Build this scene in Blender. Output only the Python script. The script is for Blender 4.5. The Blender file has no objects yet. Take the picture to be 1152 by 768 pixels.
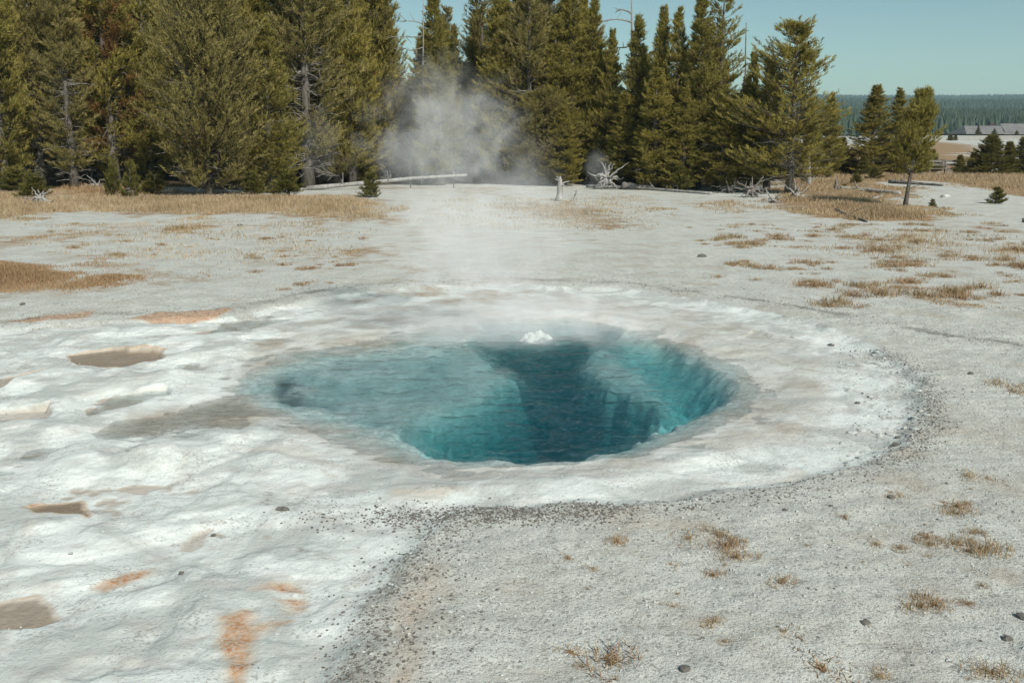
import bpy, math, random
import numpy as np

rng = np.random.default_rng(7)
random.seed(7)
C = bpy.context.scene.collection
SC = bpy.context.scene
R = math.radians

# ------------------------------------------------------------------ camera numbers
CAM_H = 3.0
FPX = 1130.0
HORIZON = 150.0
PITCH = math.atan((384.0 - HORIZON) / FPX)
cP, sP = math.cos(PITCH), math.sin(PITCH)


def ray(px, py):
    u = (np.asarray(px, float) - 576.0) / FPX
    v = (384.0 - np.asarray(py, float)) / FPX
    return u, cP + v * sP, -sP + v * cP


def at(px, py, z=0.0):
    """ground point seen at a place in the photograph"""
    x, y, zz = ray(px, py)
    t = (z - CAM_H) / zz
    return x * t, y * t


def at_d(px, py, d):
    """point at distance d (metres along +Y)"""
    x, y, z = ray(px, py)
    t = d / y
    return np.array([x * t, d + 0 * t, CAM_H + z * t])


def poly(pts, z=0.0):
    a = np.array(pts, float)
    x, y = at(a[:, 0], a[:, 1], z)
    return np.stack([x, y], 1)


# ------------------------------------------------------------------ noise
def _hash(ix, iy, seed):
    h = (ix * 374761393 + iy * 668265263 + seed * 1013904223) & 0xFFFFFFFF
    h = ((h ^ (h >> 13)) * 1274126177) & 0xFFFFFFFF
    h = h ^ (h >> 16)
    return h


def perlin(x, y, seed=0):
    x = np.asarray(x, float); y = np.asarray(y, float)
    ix = np.floor(x).astype(np.int64); iy = np.floor(y).astype(np.int64)
    fx = x - ix; fy = y - iy
    u = fx * fx * fx * (fx * (fx * 6 - 15) + 10)
    v = fy * fy * fy * (fy * (fy * 6 - 15) + 10)

    def g(dx, dy):
        a = _hash(ix + dx, iy + dy, seed) * (2 * math.pi / 4294967296.0)
        return np.cos(a) * (fx - dx) + np.sin(a) * (fy - dy)
    a = g(0, 0); b = g(1, 0); c = g(0, 1); d = g(1, 1)
    return 1.5 * ((a + (b - a) * u) + ((c + (d - c) * u) - (a + (b - a) * u)) * v)


def fbm(x, y, s, o=4, seed=0, gain=0.5):
    r = 0; amp = 1; tot = 0
    for k in range(o):
        r = r + amp * perlin(np.asarray(x) / s, np.asarray(y) / s, seed + k * 17)
        tot += amp; amp *= gain; s = s / 2.03
    return r / tot * 1.4


def sstep(a, b, x):
    t = np.clip((x - a) / (b - a), 0, 1)
    return t * t * (3 - 2 * t)


def sdist(x, y, P, closed=True):
    """signed distance to polygon (negative inside) or distance to a polyline"""
    x = np.asarray(x, float); y = np.asarray(y, float)
    best = np.full(x.shape, 1e18); ins = np.zeros(x.shape, bool)
    n = len(P)
    for i in range(n if closed else n - 1):
        ax, ay = P[i]; bx, by = P[(i + 1) % n]
        ex, ey = bx - ax, by - ay
        t = np.clip(((x - ax) * ex + (y - ay) * ey) / (ex * ex + ey * ey + 1e-12), 0, 1)
        d2 = (x - ax - t * ex) ** 2 + (y - ay - t * ey) ** 2
        best = np.minimum(best, d2)
        if closed and ay != by:
            c = ((ay > y) != (by > y)) & (x < (bx - ax) * (y - ay) / (by - ay) + ax)
            ins ^= c
    d = np.sqrt(best)
    return np.where(ins, -d, d) if closed else d


# ------------------------------------------------------------------ outlines on the ground
PZ = -0.09      # level of the water
WATER = poly([(262, 440), (278, 418), (320, 400), (400, 386), (480, 372), (560, 360), (640, 358), (720, 372), (785, 392), (836, 416), (852, 440),
              (840, 464), (805, 482), (765, 496), (725, 508), (680, 515), (620, 521), (540, 525), (480, 527), (425, 520), (380, 500), (340, 480), (300, 468)], PZ)
TEAL = poly([(285, 427), (330, 413), (400, 402), (470, 389), (540, 380), (600, 374), (670, 378), (735, 392), (782, 412), (806, 436), (782, 456), (752, 472),
             (732, 488), (708, 502), (640, 511), (570, 516), (527, 519), (480, 507), (430, 486), (390, 470), (340, 458), (300, 450)], PZ)
DEEP = poly([(545, 362), (692, 362), (684, 376), (656, 390), (648, 402), (662, 416), (700, 427), (732, 440), (740, 462), (700, 490), (640, 507),
             (570, 512), (525, 511), (490, 503), (478, 488), (488, 468), (510, 450), (540, 437), (568, 424), (576, 413), (566, 402), (546, 388)], PZ)
DEEP2 = poly([(690, 380), (740, 391), (788, 414), (806, 436), (780, 455), (752, 462), (745, 450), (756, 432), (735, 414)], PZ)
DARK_SPOT = poly([(308, 424), (322, 420), (332, 426), (326, 433), (316, 440), (306, 440), (312, 431)], PZ)
DARK_SPOT2 = poly([(310, 440), (335, 438), (375, 446), (372, 450), (330, 446), (310, 446)], PZ)
CHANNEL = poly([(95, 488), (130, 470), (180, 458), (235, 448), (275, 436), (300, 430), (320, 470), (270, 486), (215, 484), (170, 496), (120, 500)], PZ)
MARGIN = poly([(250, 440), (270, 400), (310, 372), (400, 350), (520, 335), (640, 332), (760, 345), (860, 372), (930, 405), (945, 440), (940, 480),
               (900, 500), (820, 520), (700, 540), (600, 548), (520, 545), (440, 535), (370, 505), (320, 480), (270, 465)], PZ)
SMOOTH = poly([(-200, 372), (0, 366), (140, 358), (260, 355), (330, 340), (430, 325), (560, 318), (700, 322), (800, 338), (900, 360), (985, 388),
               (1035, 420), (1040, 465), (1010, 505), (940, 528), (860, 545), (760, 562), (640, 568), (540, 572), (490, 590), (455, 625),
               (425, 670), (395, 720), (375, 790), (330, 980), (-400, 980), (-400, 500)])
RING_OUT = poly([(-200, 366), (0, 361), (60, 357), (130, 352), (260, 348), (330, 333), (420, 320), (560, 313), (700, 317), (800, 330), (900, 346),
                 (1000, 366), (1090, 381), (1200, 393)])
RING_IN = poly([(960, 388), (1015, 405), (1048, 437), (1046, 475), (1022, 508), (960, 533), (880, 551), (760, 569), (640, 574), (530, 575),
                (420, 574), (322, 570)])
BRANCH = poly([(520, 582), (480, 608), (450, 645), (425, 690), (405, 735), (385, 800), (360, 900)])
ORANGE_BAND = poly([(455, 645), (500, 630), (520, 645), (500, 690), (480, 740), (470, 800), (410, 800), (425, 735), (440, 690)])
FLAKY = poly([(930, 400), (985, 392), (1035, 418), (1042, 460), (1015, 505), (960, 522), (930, 505), (960, 480), (965, 445), (945, 425)])
ORANGES = [(poly([(105, 647), (140, 634), (177, 630), (170, 640), (120, 656)]), .9), (poly([(288, 655), (310, 642), (340, 640), (345, 656), (318, 658)]), .7),
           (poly([(308, 668), (342, 660), (345, 680), (322, 688)]), .7), (poly([(240, 725), (255, 692), (278, 688), (290, 705), (330, 695), (290, 715), (276, 735), (268, 760), (280, 800), (225, 800), (248, 765), (252, 740)]), 1.0),
           (poly([(0, 362), (55, 355), (110, 349), (100, 356), (40, 362)]), 1.0), (poly([(140, 356), (190, 349), (262, 348), (245, 356), (170, 361)]), .75),
           (poly([(1148, 620), (1160, 640), (1140, 640)]), .1), (poly([(600, 352), (700, 345), (680, 365), (540, 372), (500, 366)]), .28),
           (poly([(270, 500), (330, 492), (370, 505), (420, 530), (360, 520), (300, 512)]), .22), (poly([(430, 548), (520, 543), (500, 562), (440, 560)]), .32),
           (poly([(960, 540), (900, 520), (830, 532), (760, 548), (860, 535)]), .28), (poly([(280, 378), (330, 372), (320, 385), (285, 388)]), .35)]
TANS = [(poly([(22, 563), (35, 557), (95, 553), (92, 573), (40, 571)]), 1.0, .05), (poly([(-40, 675), (0, 663), (40, 655), (62, 680), (20, 697), (-40, 705)]), .75, .05),
        (poly([(75, 393), (120, 388), (185, 390), (180, 402), (120, 405), (85, 402)]), .8, .06), (poly([(-40, 424), (0, 423), (62, 410), (50, 418), (0, 432), (-40, 436)]), .7, .05),
        (poly([(-40, 462), (10, 455), (60, 452), (50, 466), (0, 472), (-40, 475)]), .55, .03), (poly([(200, 612), (215, 590), (240, 582), (232, 600), (218, 614)]), .55, .03),
        (poly([(110, 440), (190, 432), (185, 440), (120, 447)]), .35, .02), (poly([(820, 380), (850, 370), (885, 378), (850, 386)]), .3, .04)]
LUMPS = [(135, 378, 70, 14, .10), (215, 388, 75, 14, .12), (100, 424, 130, 12, .12), (30, 448, 60, 12, .10), (170, 418, 60, 10, .06), (165, 455, 45, 9, .07),
         (30, 482, 60, 14, .10), (205, 502, 60, 18, .13), (240, 515, 90, 16, .08), (290, 490, 45, 11, .10), (120, 516, 90, 16, .08), (330, 520, 60, 16, .07),
         (60, 598, 90, 22, .09), (-20, 545, 70, 18, .08), (140, 590, 40, 14, .05), (600, 543, 100, 15, .07), (775, 505, 48, 9, .09), (690, 528, 60, 9, .04),
         (600, 350, 140, 10, .04), (390, 365, 70, 10, .05), (900, 370, 60, 10, .05), (470, 548, 60, 10, .04), (60, 725, 120, 40, .07), (180, 680, 80, 25, .05),
         (330, 620, 70, 20, .05), (40, 640, 80, 16, .06), (210, 560, 70, 14, .05)]
POCKET = (95, 745, 24, 12, -.05)
WATER_Z = PZ
CONE_Y0 = 17.0


def lump_field(x, y):
    z = np.zeros_like(x)
    for cx, cy, rx, ry, h in LUMPS + [POCKET]:
        wx, wy = at(cx, cy)
        ax = rx * abs(at(cx + 1, cy)[0] - wx)
        ay = max(ry * abs(at(cx, cy - 1)[1] - wy), .1)
        d = np.sqrt(((x - wx) / ax) ** 2 + ((y - wy) / ay) ** 2)
        m = d < 1.6
        z[m] += .62 * h * (1 - sstep(.45, 1.35, d[m]))
    return z


def ground_fields(x, y):
    """height and surface masks of the ground at world x, y"""
    x = np.asarray(x, float).ravel(); y = np.asarray(y, float).ravel()
    near = (np.abs(x) < 14) & (y > 2) & (y < 26)
    dist = np.hypot(x, y)
    z = .05 * fbm(x, y, 7., 3, 5) * (1 - sstep(5., 9., dist) * .4)
    z = z + .35 * fbm(x, y, 45., 3, 6) * sstep(30, 90, dist)
    # pale mound to the right with the lodge on it
    mx, my = at_d(1125, 150, 330)[:2]
    z = z + 2.3 * np.exp(-(((x - mx) / 95) ** 2 + ((y - my) / 110) ** 2))
    z = z + 3.0 * sstep(300, 900, y)
    f = {k: np.zeros_like(x) for k in ('smooth', 'tan', 'orange', 'gravel', 'soil', 'flaky', 'wet', 'floor', 'dark')}
    X = x[near]; Y = y[near]
    wx = X + .10 * fbm(X, Y, .7, 3, 21); wy = Y + .14 * fbm(X, Y, .7, 3, 22)
    sm = sdist(wx, wy, SMOOTH)
    smooth = 1 - sstep(-.15, .2, sm)
    zz = z[near]
    zz = zz - .068 * (1 - sstep(-.24, .10, sm))
    wat = sdist(wx, wy, WATER)
    chan = sdist(wx, wy, CHANNEL)
    # pillowy sinter, strongest at left and in front
    left = sstep(1.0, -2.5, X + .25 * (Y - 6)) * smooth
    n = fbm(X, Y, 1.25, 3, 31, .45)
    pil = sstep(-.22, .28, n)
    shore = sstep(0.0, .55, np.minimum(wat, chan + .2))
    zz = zz + (.055 * pil - .02) * left * shore
    zz = zz + .012 * fbm(X, Y, .35, 3, 33) * smooth * shore
    zz = zz + .012 * fbm(X, Y, .22, 3, 37) * (1 - smooth) + .02 * fbm(X, Y, .9, 2, 38) * (1 - smooth)
    zz = zz + lump_field(X + .08 * fbm(X, Y, .5, 2, 35), Y + .1 * fbm(X, Y, .5, 2, 36)) * sstep(.0, .35, wat)
    mar = sdist(wx, wy, MARGIN)
    st_ = .022
    q = (zz + .006 * fbm(X, Y, .3, 3, 44)) / st_
    ter = (np.floor(q) + sstep(.30, .62, q - np.floor(q))) * st_
    wt = .55 * sstep(.2, .8, left) * sstep(.1, .5, wat)
    zz = zz * (1 - wt) + ter * wt
    lowz = (1 - sstep(-.103, -.090, zz + .012 * fbm(X, Y, .25, 3, 45))) * sstep(.15, .5, left) * sstep(.3, .9, wat)
    zz = zz * sstep(0, .9, wat) + (1 - sstep(0, .9, wat)) * (WATER_Z + .006 + .10 * sstep(0, .9, wat) ** 1.4 + .035 * sstep(0, .3, wat) * fbm(X, Y, .5, 3, 41))
    # the runoff channel: a skin of water
    c = 1 - sstep(-.35, .1, chan)
    zz = zz * (1 - c) + c * (WATER_Z - .012 + .022 * fbm(X, Y, .55, 3, 42))
    tan = np.zeros_like(X)
    for P, a, dep in TANS:
        d = sdist(wx, wy, P)
        tan = np.maximum(tan, a * (1 - sstep(-.03, .05, d)))
        m_ = d < -.02
        lev = (np.percentile(zz[m_], 25) if m_.any() else 0.) - dep * .25
        a_ = 1 - sstep(-.035, .015, d)
        zz = zz * (1 - a_) + a_ * np.minimum(zz, lev + .008 * fbm(X, Y, .2, 3, 47))
    # the pool
    ins = sstep(.05, -.05, wat)
    teal = sdist(X + .14 * fbm(X, Y, .5, 3, 56), Y + .22 * fbm(X, Y, .5, 3, 57), TEAL)
    dep = .004 + .022 * sstep(0, -.5, wat) + .035 * sstep(.4, -.1, teal) + .05 * sstep(.05, -.6, teal) + .03 * sstep(-.3, -1.3, teal)
    dep = dep + (.055 * fbm(X, Y, .75, 2, 51, .4) + .018 * fbm(X, Y, .22, 2, 50)) * sstep(.2, -.4, teal) + .02 * fbm(X, Y, .2, 3, 58) * sstep(0, -.3, wat)
    dd = sdist(X + .34 * fbm(X, Y, .8, 4, 52, .6), Y + .3 * fbm(X, Y, .6, 3, 53), DEEP)
    d2 = sdist(X + .12 * fbm(X, Y, .5, 3, 54), Y + .2 * fbm(X, Y, .5, 3, 55), DEEP2)
    dep = dep + 1.9 * sstep(.22, -.5, dd) + .5 * sstep(.35, -.5, d2) + .06 * sstep(.6, -.3, np.minimum(dd, d2)) * sstep(-.2, .8, X)
    h1 = np.minimum(sdist(wx, wy, DARK_SPOT), sdist(wx, wy, DARK_SPOT2))
    f['dark'][near] = sstep(.10, -.12, h1)  # dark colour painted on the pool floor in place of depth; the dip is shallow
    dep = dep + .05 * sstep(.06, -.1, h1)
    zz = zz * (1 - ins) + ins * (WATER_Z - np.maximum(dep, .004))
    z[near] = zz
    f['smooth'][near] = smooth
    wet = np.clip((1 - sstep(-.3, .25, mar)) * (1 - .55 * sstep(.1, .4, lump_field(X, Y) * 5)), 0, 1)
    low = .62 * lowz
    f['tan'][near] = np.clip(np.maximum.reduce([tan, .64 * c, (.36 - .25 * fbm(X, Y, .8, 3, 43)) * wet, low]), 0, 1) * (1 - .75 * sstep(.2, -.3, teal))
    f['wet'][near] = np.clip(np.maximum.reduce([c, wet * .8, tan]), 0, 1)
    ora = np.zeros_like(X)
    for P, a in ORANGES:
        ora = np.maximum(ora, a * (1 - sstep(-.12, .10, sdist(wx, wy, P))))
    ora = np.maximum(ora, .42 * (1 - sstep(-.3, .25, sdist(wx, wy, ORANGE_BAND))))
    for P, a, dep in TANS:
        if a >= .7: ora = np.maximum(ora, .62 * a * np.exp(-((sdist(wx, wy, P, True) - .01) / .022) ** 2))
    f['orange'][near] = ora
    g = np.exp(-(sdist(wx, wy, RING_OUT, False) / .22) ** 2) * (.60 + .4 * fbm(X, Y, 1.1, 3, 46))
    g = np.maximum(g, .38 * np.exp(-(sdist(wx, wy, RING_IN, False) / .15) ** 2))
    g = np.maximum(g, .5 * np.exp(-(sdist(wx, wy, BRANCH, False) / .2) ** 2))
    f['gravel'][near] = g * sstep(0, .3, wat)
    f['floor'][near] = sstep(.5, -.2, teal)
    f['flaky'][near] = 1 - sstep(-.2, .15, sdist(wx, wy, FLAKY))
    # meadow soil
    s = np.zeros_like(x)
    far = y > 14
    fx, fy = x[far], y[far]
    sv = np.zeros_like(fx)
    for P, a, _ in GRASS_AREAS:
        w = .25 + .02 * fy
        sv = np.maximum(sv, a * (1 - sstep(-w, w, sdist(fx + .05 * fy * fbm(fx, fy, 6, 3, 61), fy + .12 * fy * fbm(fx, fy, 8, 3, 62), P))))
    s[far] = sv
    s = np.maximum(s, (.20 + .42 * fbm(x, y * .6, 4.5, 4, 66)) * sstep(15, 20, y) * (1 - sstep(60, 90, y)))
    s = np.maximum(s, (.34 + .3 * fbm(x, y, 60, 4, 65)) * sstep(95, 130, y) * (1 - sstep(480, 620, y)))
    f['soil'] = s
    return z, f


# grass areas: outline, soil strength, blades per pixel of the photograph (thickness of the sward)
GRASS_AREAS = [
    (poly([(-150, 212), (0, 214), (160, 219), (330, 219), (420, 222), (455, 236), (440, 250), (380, 248), (300, 243), (200, 247), (100, 240), (0, 246), (-150, 246)]), .52, 1.0),
    (poly([(-150, 300), (0, 298), (80, 295), (140, 306), (180, 318), (90, 324), (0, 329), (-150, 330)]), .45, 1.0),
    (poly([(60, 262), (130, 255), (110, 268), (0, 275), (0, 262)]), .5, .5),
    (poly([(60, 285), (140, 280), (200, 300), (255, 305), (250, 316), (170, 322), (110, 310)]), .4, .32),
    (poly([(180, 254), (215, 251), (240, 257), (200, 262)]), .7, .8),
    (poly([(560, 228), (640, 225), (700, 238), (680, 255), (620, 250), (560, 245)]), .45, .35),
    (poly([(720, 232), (800, 222), (870, 226), (900, 240), (800, 240)]), .35, .3),
    (poly([(880, 205), (960, 200), (1010, 212), (1020, 236), (1085, 238), (1095, 246), (1000, 249), (910, 246), (870, 226)]), .85, 1.0),
    (poly([(880, 197), (1000, 194), (1160, 196), (1300, 198), (1300, 226), (1152, 222), (1060, 206), (960, 203)]), .85, .8),
    (poly([(890, 200), (900, 172), (1045, 164), (1090, 165), (1095, 194)]), .95, .0),
    (poly([(920, 250), (1152, 262), (1300, 270), (1300, 300), (1000, 300), (860, 280)]), .25, .10),
    (poly([(980, 330), (1060, 338), (1152, 344), (1152, 350), (1050, 346), (980, 336)]), .6, .45),
    (poly([(1110, 425), (1170, 424), (1170, 470), (1150, 465)]), .4, .3),
]

# ------------------------------------------------------------------ helpers


def tag(o, label=None, cat=None, group=None, kind=None):
    if label: o['label'] = label
    if cat: o['category'] = cat
    if group: o['group'] = group
    if kind: o['kind'] = kind
    return o


def mesh_np(name, V, F, mats=None, smooth=False, attrs=None, fmat=None):
    """mesh from numpy arrays; F is (m,3) or (m,4) or a list of those"""
    me = bpy.data.meshes.new(name)
    V = np.ascontiguousarray(V, np.float32)
    Fs = F if isinstance(F, list) else [F]
    me.vertices.add(len(V)); me.vertices.foreach_set('co', V.ravel())
    nl = sum(f.size for f in Fs); nf = sum(len(f) for f in Fs)
    me.loops.add(nl); me.polygons.add(nf)
    me.loops.foreach_set('vertex_index', np.concatenate([f.ravel() for f in Fs]).astype(np.int32))
    tot = np.concatenate([np.full(len(f), f.shape[1], np.int32) for f in Fs])
    start = np.concatenate([[0], np.cumsum(tot)[:-1]]).astype(np.int32)
    me.polygons.foreach_set('loop_start', start)
    me.polygons.foreach_set('loop_total', tot)
    me.polygons.foreach_set('use_smooth', np.full(nf, smooth, bool))
    if fmat is not None:
        me.polygons.foreach_set('material_index', np.asarray(fmat, np.int32))
    for m in mats or []:
        me.materials.append(m)
    for k, a in (attrs or {}).items():
        at_ = me.attributes.new(k, 'FLOAT', 'POINT')
        at_.data.foreach_set('value', np.asarray(a, np.float32))
    me.update(calc_edges=True)
    me.validate()
    return me


def link(name, me, parent=None, loc=(0, 0, 0)):
    o = bpy.data.objects.new(name, me); C.objects.link(o)
    o.location = loc
    if parent: o.parent = parent
    return o


class MB:
    """collects pieces into one mesh"""
    def __init__(s): s.V = []; s.T = []; s.Q = []; s.n = 0; s.A = []

    def add(s, V, T=None, Q=None, a=0.0):
        V = np.asarray(V, float)
        s.V.append(V); s.A.append(np.full(len(V), a) if np.isscalar(a) else np.asarray(a))
        if T is not None and len(T): s.T.append(np.asarray(T) + s.n)
        if Q is not None and len(Q): s.Q.append(np.asarray(Q) + s.n)
        s.n += len(V)

    def tube(s, P, rad, k=6, a=0.0, cap=True):
        P = np.asarray(P, float); n = len(P)
        rad = np.broadcast_to(np.asarray(rad, float), (n,))
        T = np.gradient(P, axis=0); T /= np.linalg.norm(T, axis=1)[:, None] + 1e-9
        up = np.array([0, 0, 1.]) if abs(T[0][2]) < .9 else np.array([1., 0, 0])
        A = np.cross(T, up); A /= np.linalg.norm(A, axis=1)[:, None] + 1e-9
        B = np.cross(T, A)
        ang = np.arange(k) * 2 * math.pi / k
        ring = A[:, None, :] * np.cos(ang)[None, :, None] + B[:, None, :] * np.sin(ang)[None, :, None]
        V = (P[:, None, :] + ring * rad[:, None, None]).reshape(-1, 3)
        i = np.arange(n - 1)[:, None] * k; j = np.arange(k)[None, :]; j2 = (j + 1) % k
        Q = np.stack([i + j, i + j2, i + k + j2, i + k + j], -1).reshape(-1, 4)
        Tt = []
        if cap:
            V = np.concatenate([V, P[:1], P[-1:]]); b, t = n * k, n * k + 1
            Tt = [[b, (q + 1) % k, q] for q in range(k)] + [[t, (n - 1) * k + q, (n - 1) * k + (q + 1) % k] for q in range(k)]
        s.add(V, np.array(Tt) if Tt else None, Q, a)

    def box(s, c, d, rot=0.0):
        c = np.asarray(c, float); d = np.asarray(d, float) / 2
        v = np.array([[x, y, z] for x in (-1, 1) for y in (-1, 1) for z in (-1, 1)], float) * d
        cs, sn = math.cos(rot), math.sin(rot)
        v = np.stack([v[:, 0] * cs - v[:, 1] * sn, v[:, 0] * sn + v[:, 1] * cs, v[:, 2]], 1) + c
        s.add(v, None, [[0, 1, 3, 2], [4, 6, 7, 5], [0, 4, 5, 1], [2, 3, 7, 6], [0, 2, 6, 4], [1, 5, 7, 3]])

    def mesh(s, name, mats, smooth=False, attr=None):
        F = []
        if s.T: F.append(np.concatenate(s.T))
        if s.Q: F.append(np.concatenate(s.Q))
        return mesh_np(name, np.concatenate(s.V), F, mats, smooth, {attr: np.concatenate(s.A)} if attr else None)


def wob(P0, P1, n, amp, r):
    """a crooked line from P0 to P1"""
    t = np.linspace(0, 1, n)[:, None]
    P = np.asarray(P0, float) * (1 - t) + np.asarray(P1, float) * t
    w = r.normal(0, amp, (n, 3)); w[0] = 0
    return P + np.cumsum(w, 0) * .6


# ------------------------------------------------------------------ materials
def new_mat(name):
    m = bpy.data.materials.new(name); m.use_nodes = True
    nt = m.node_tree; nt.nodes.clear()
    return m, nt


class NT:
    def __init__(s, nt): s.nt = nt

    def n(s, t, **kw):
        o = s.nt.nodes.new(t)
        for k, v in kw.items():
            if k.startswith('_'): continue
            setattr(o, k, v)
        return o

    def l(s, a, b): s.nt.links.new(a, b)

    def attr(s, name):
        o = s.n('ShaderNodeAttribute'); o.attribute_name = name
        return o.outputs['Fac']

    def noise(s, vec, scale, detail=4, rough=.5, dist=0.0):
        o = s.n('ShaderNodeTexNoise'); o.inputs['Scale'].default_value = scale
        o.inputs['Detail'].default_value = detail; o.inputs['Roughness'].default_value = rough; o.inputs['Distortion'].default_value = dist
        s.l(vec, o.inputs['Vector']); return o.outputs['Fac']

    def math(s, op, a, b=None, c=None, clamp=False):
        o = s.n('ShaderNodeMath'); o.operation = op; o.use_clamp = clamp
        for i, v in enumerate((a, b, c)):
            if v is None: continue
            if isinstance(v, (int, float)): o.inputs[i].default_value = v
            else: s.l(v, o.inputs[i])
        return o.outputs[0]

    def ss(s, v, a, b, lo=0.0, hi=1.0):
        o = s.n('ShaderNodeMapRange'); o.interpolation_type = 'SMOOTHSTEP'
        s.l(v, o.inputs[0]); o.inputs[1].default_value = a; o.inputs[2].default_value = b
        o.inputs[3].default_value = lo; o.inputs[4].default_value = hi
        return o.outputs[0]

    def mix(s, f, a, b, blend='MIX'):
        o = s.n('ShaderNodeMix'); o.data_type = 'RGBA'; o.blend_type = blend
        for v, sock in ((f, o.inputs[0]), (a, o.inputs[6]), (b, o.inputs[7])):
            if isinstance(v, (int, float)): sock.default_value = v
            elif isinstance(v, tuple): sock.default_value = (*v, 1)
            else: s.l(v, sock)
        return o.outputs[2]

    def bump(s, h, strength, distance, normal=None):
        o = s.n('ShaderNodeBump'); o.inputs['Distance'].default_value = distance
        if isinstance(strength, (int, float)): o.inputs['Strength'].default_value = strength
        else: s.l(strength, o.inputs['Strength'])
        s.l(h, o.inputs['Height'])
        if normal is not None: s.l(normal, o.inputs['Normal'])
        return o.outputs[0]

    def principled(s, col, rough=.9, normal=None, spec=.3):
        o = s.n('ShaderNodeBsdfPrincipled')
        if isinstance(col, tuple): o.inputs['Base Color'].default_value = (*col, 1)
        else: s.l(col, o.inputs['Base Color'])
        if isinstance(rough, (int, float)): o.inputs['Roughness'].default_value = rough
        else: s.l(rough, o.inputs['Roughness'])
        o.inputs['Specular IOR Level'].default_value = spec
        if normal is not None: s.l(normal, o.inputs['Normal'])
        return o

    def out(s, surf=None, vol=None):
        o = s.n('ShaderNodeOutputMaterial')
        if surf is not None: s.l(surf, o.inputs['Surface'])
        if vol is not None: s.l(vol, o.inputs['Volume'])


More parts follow.
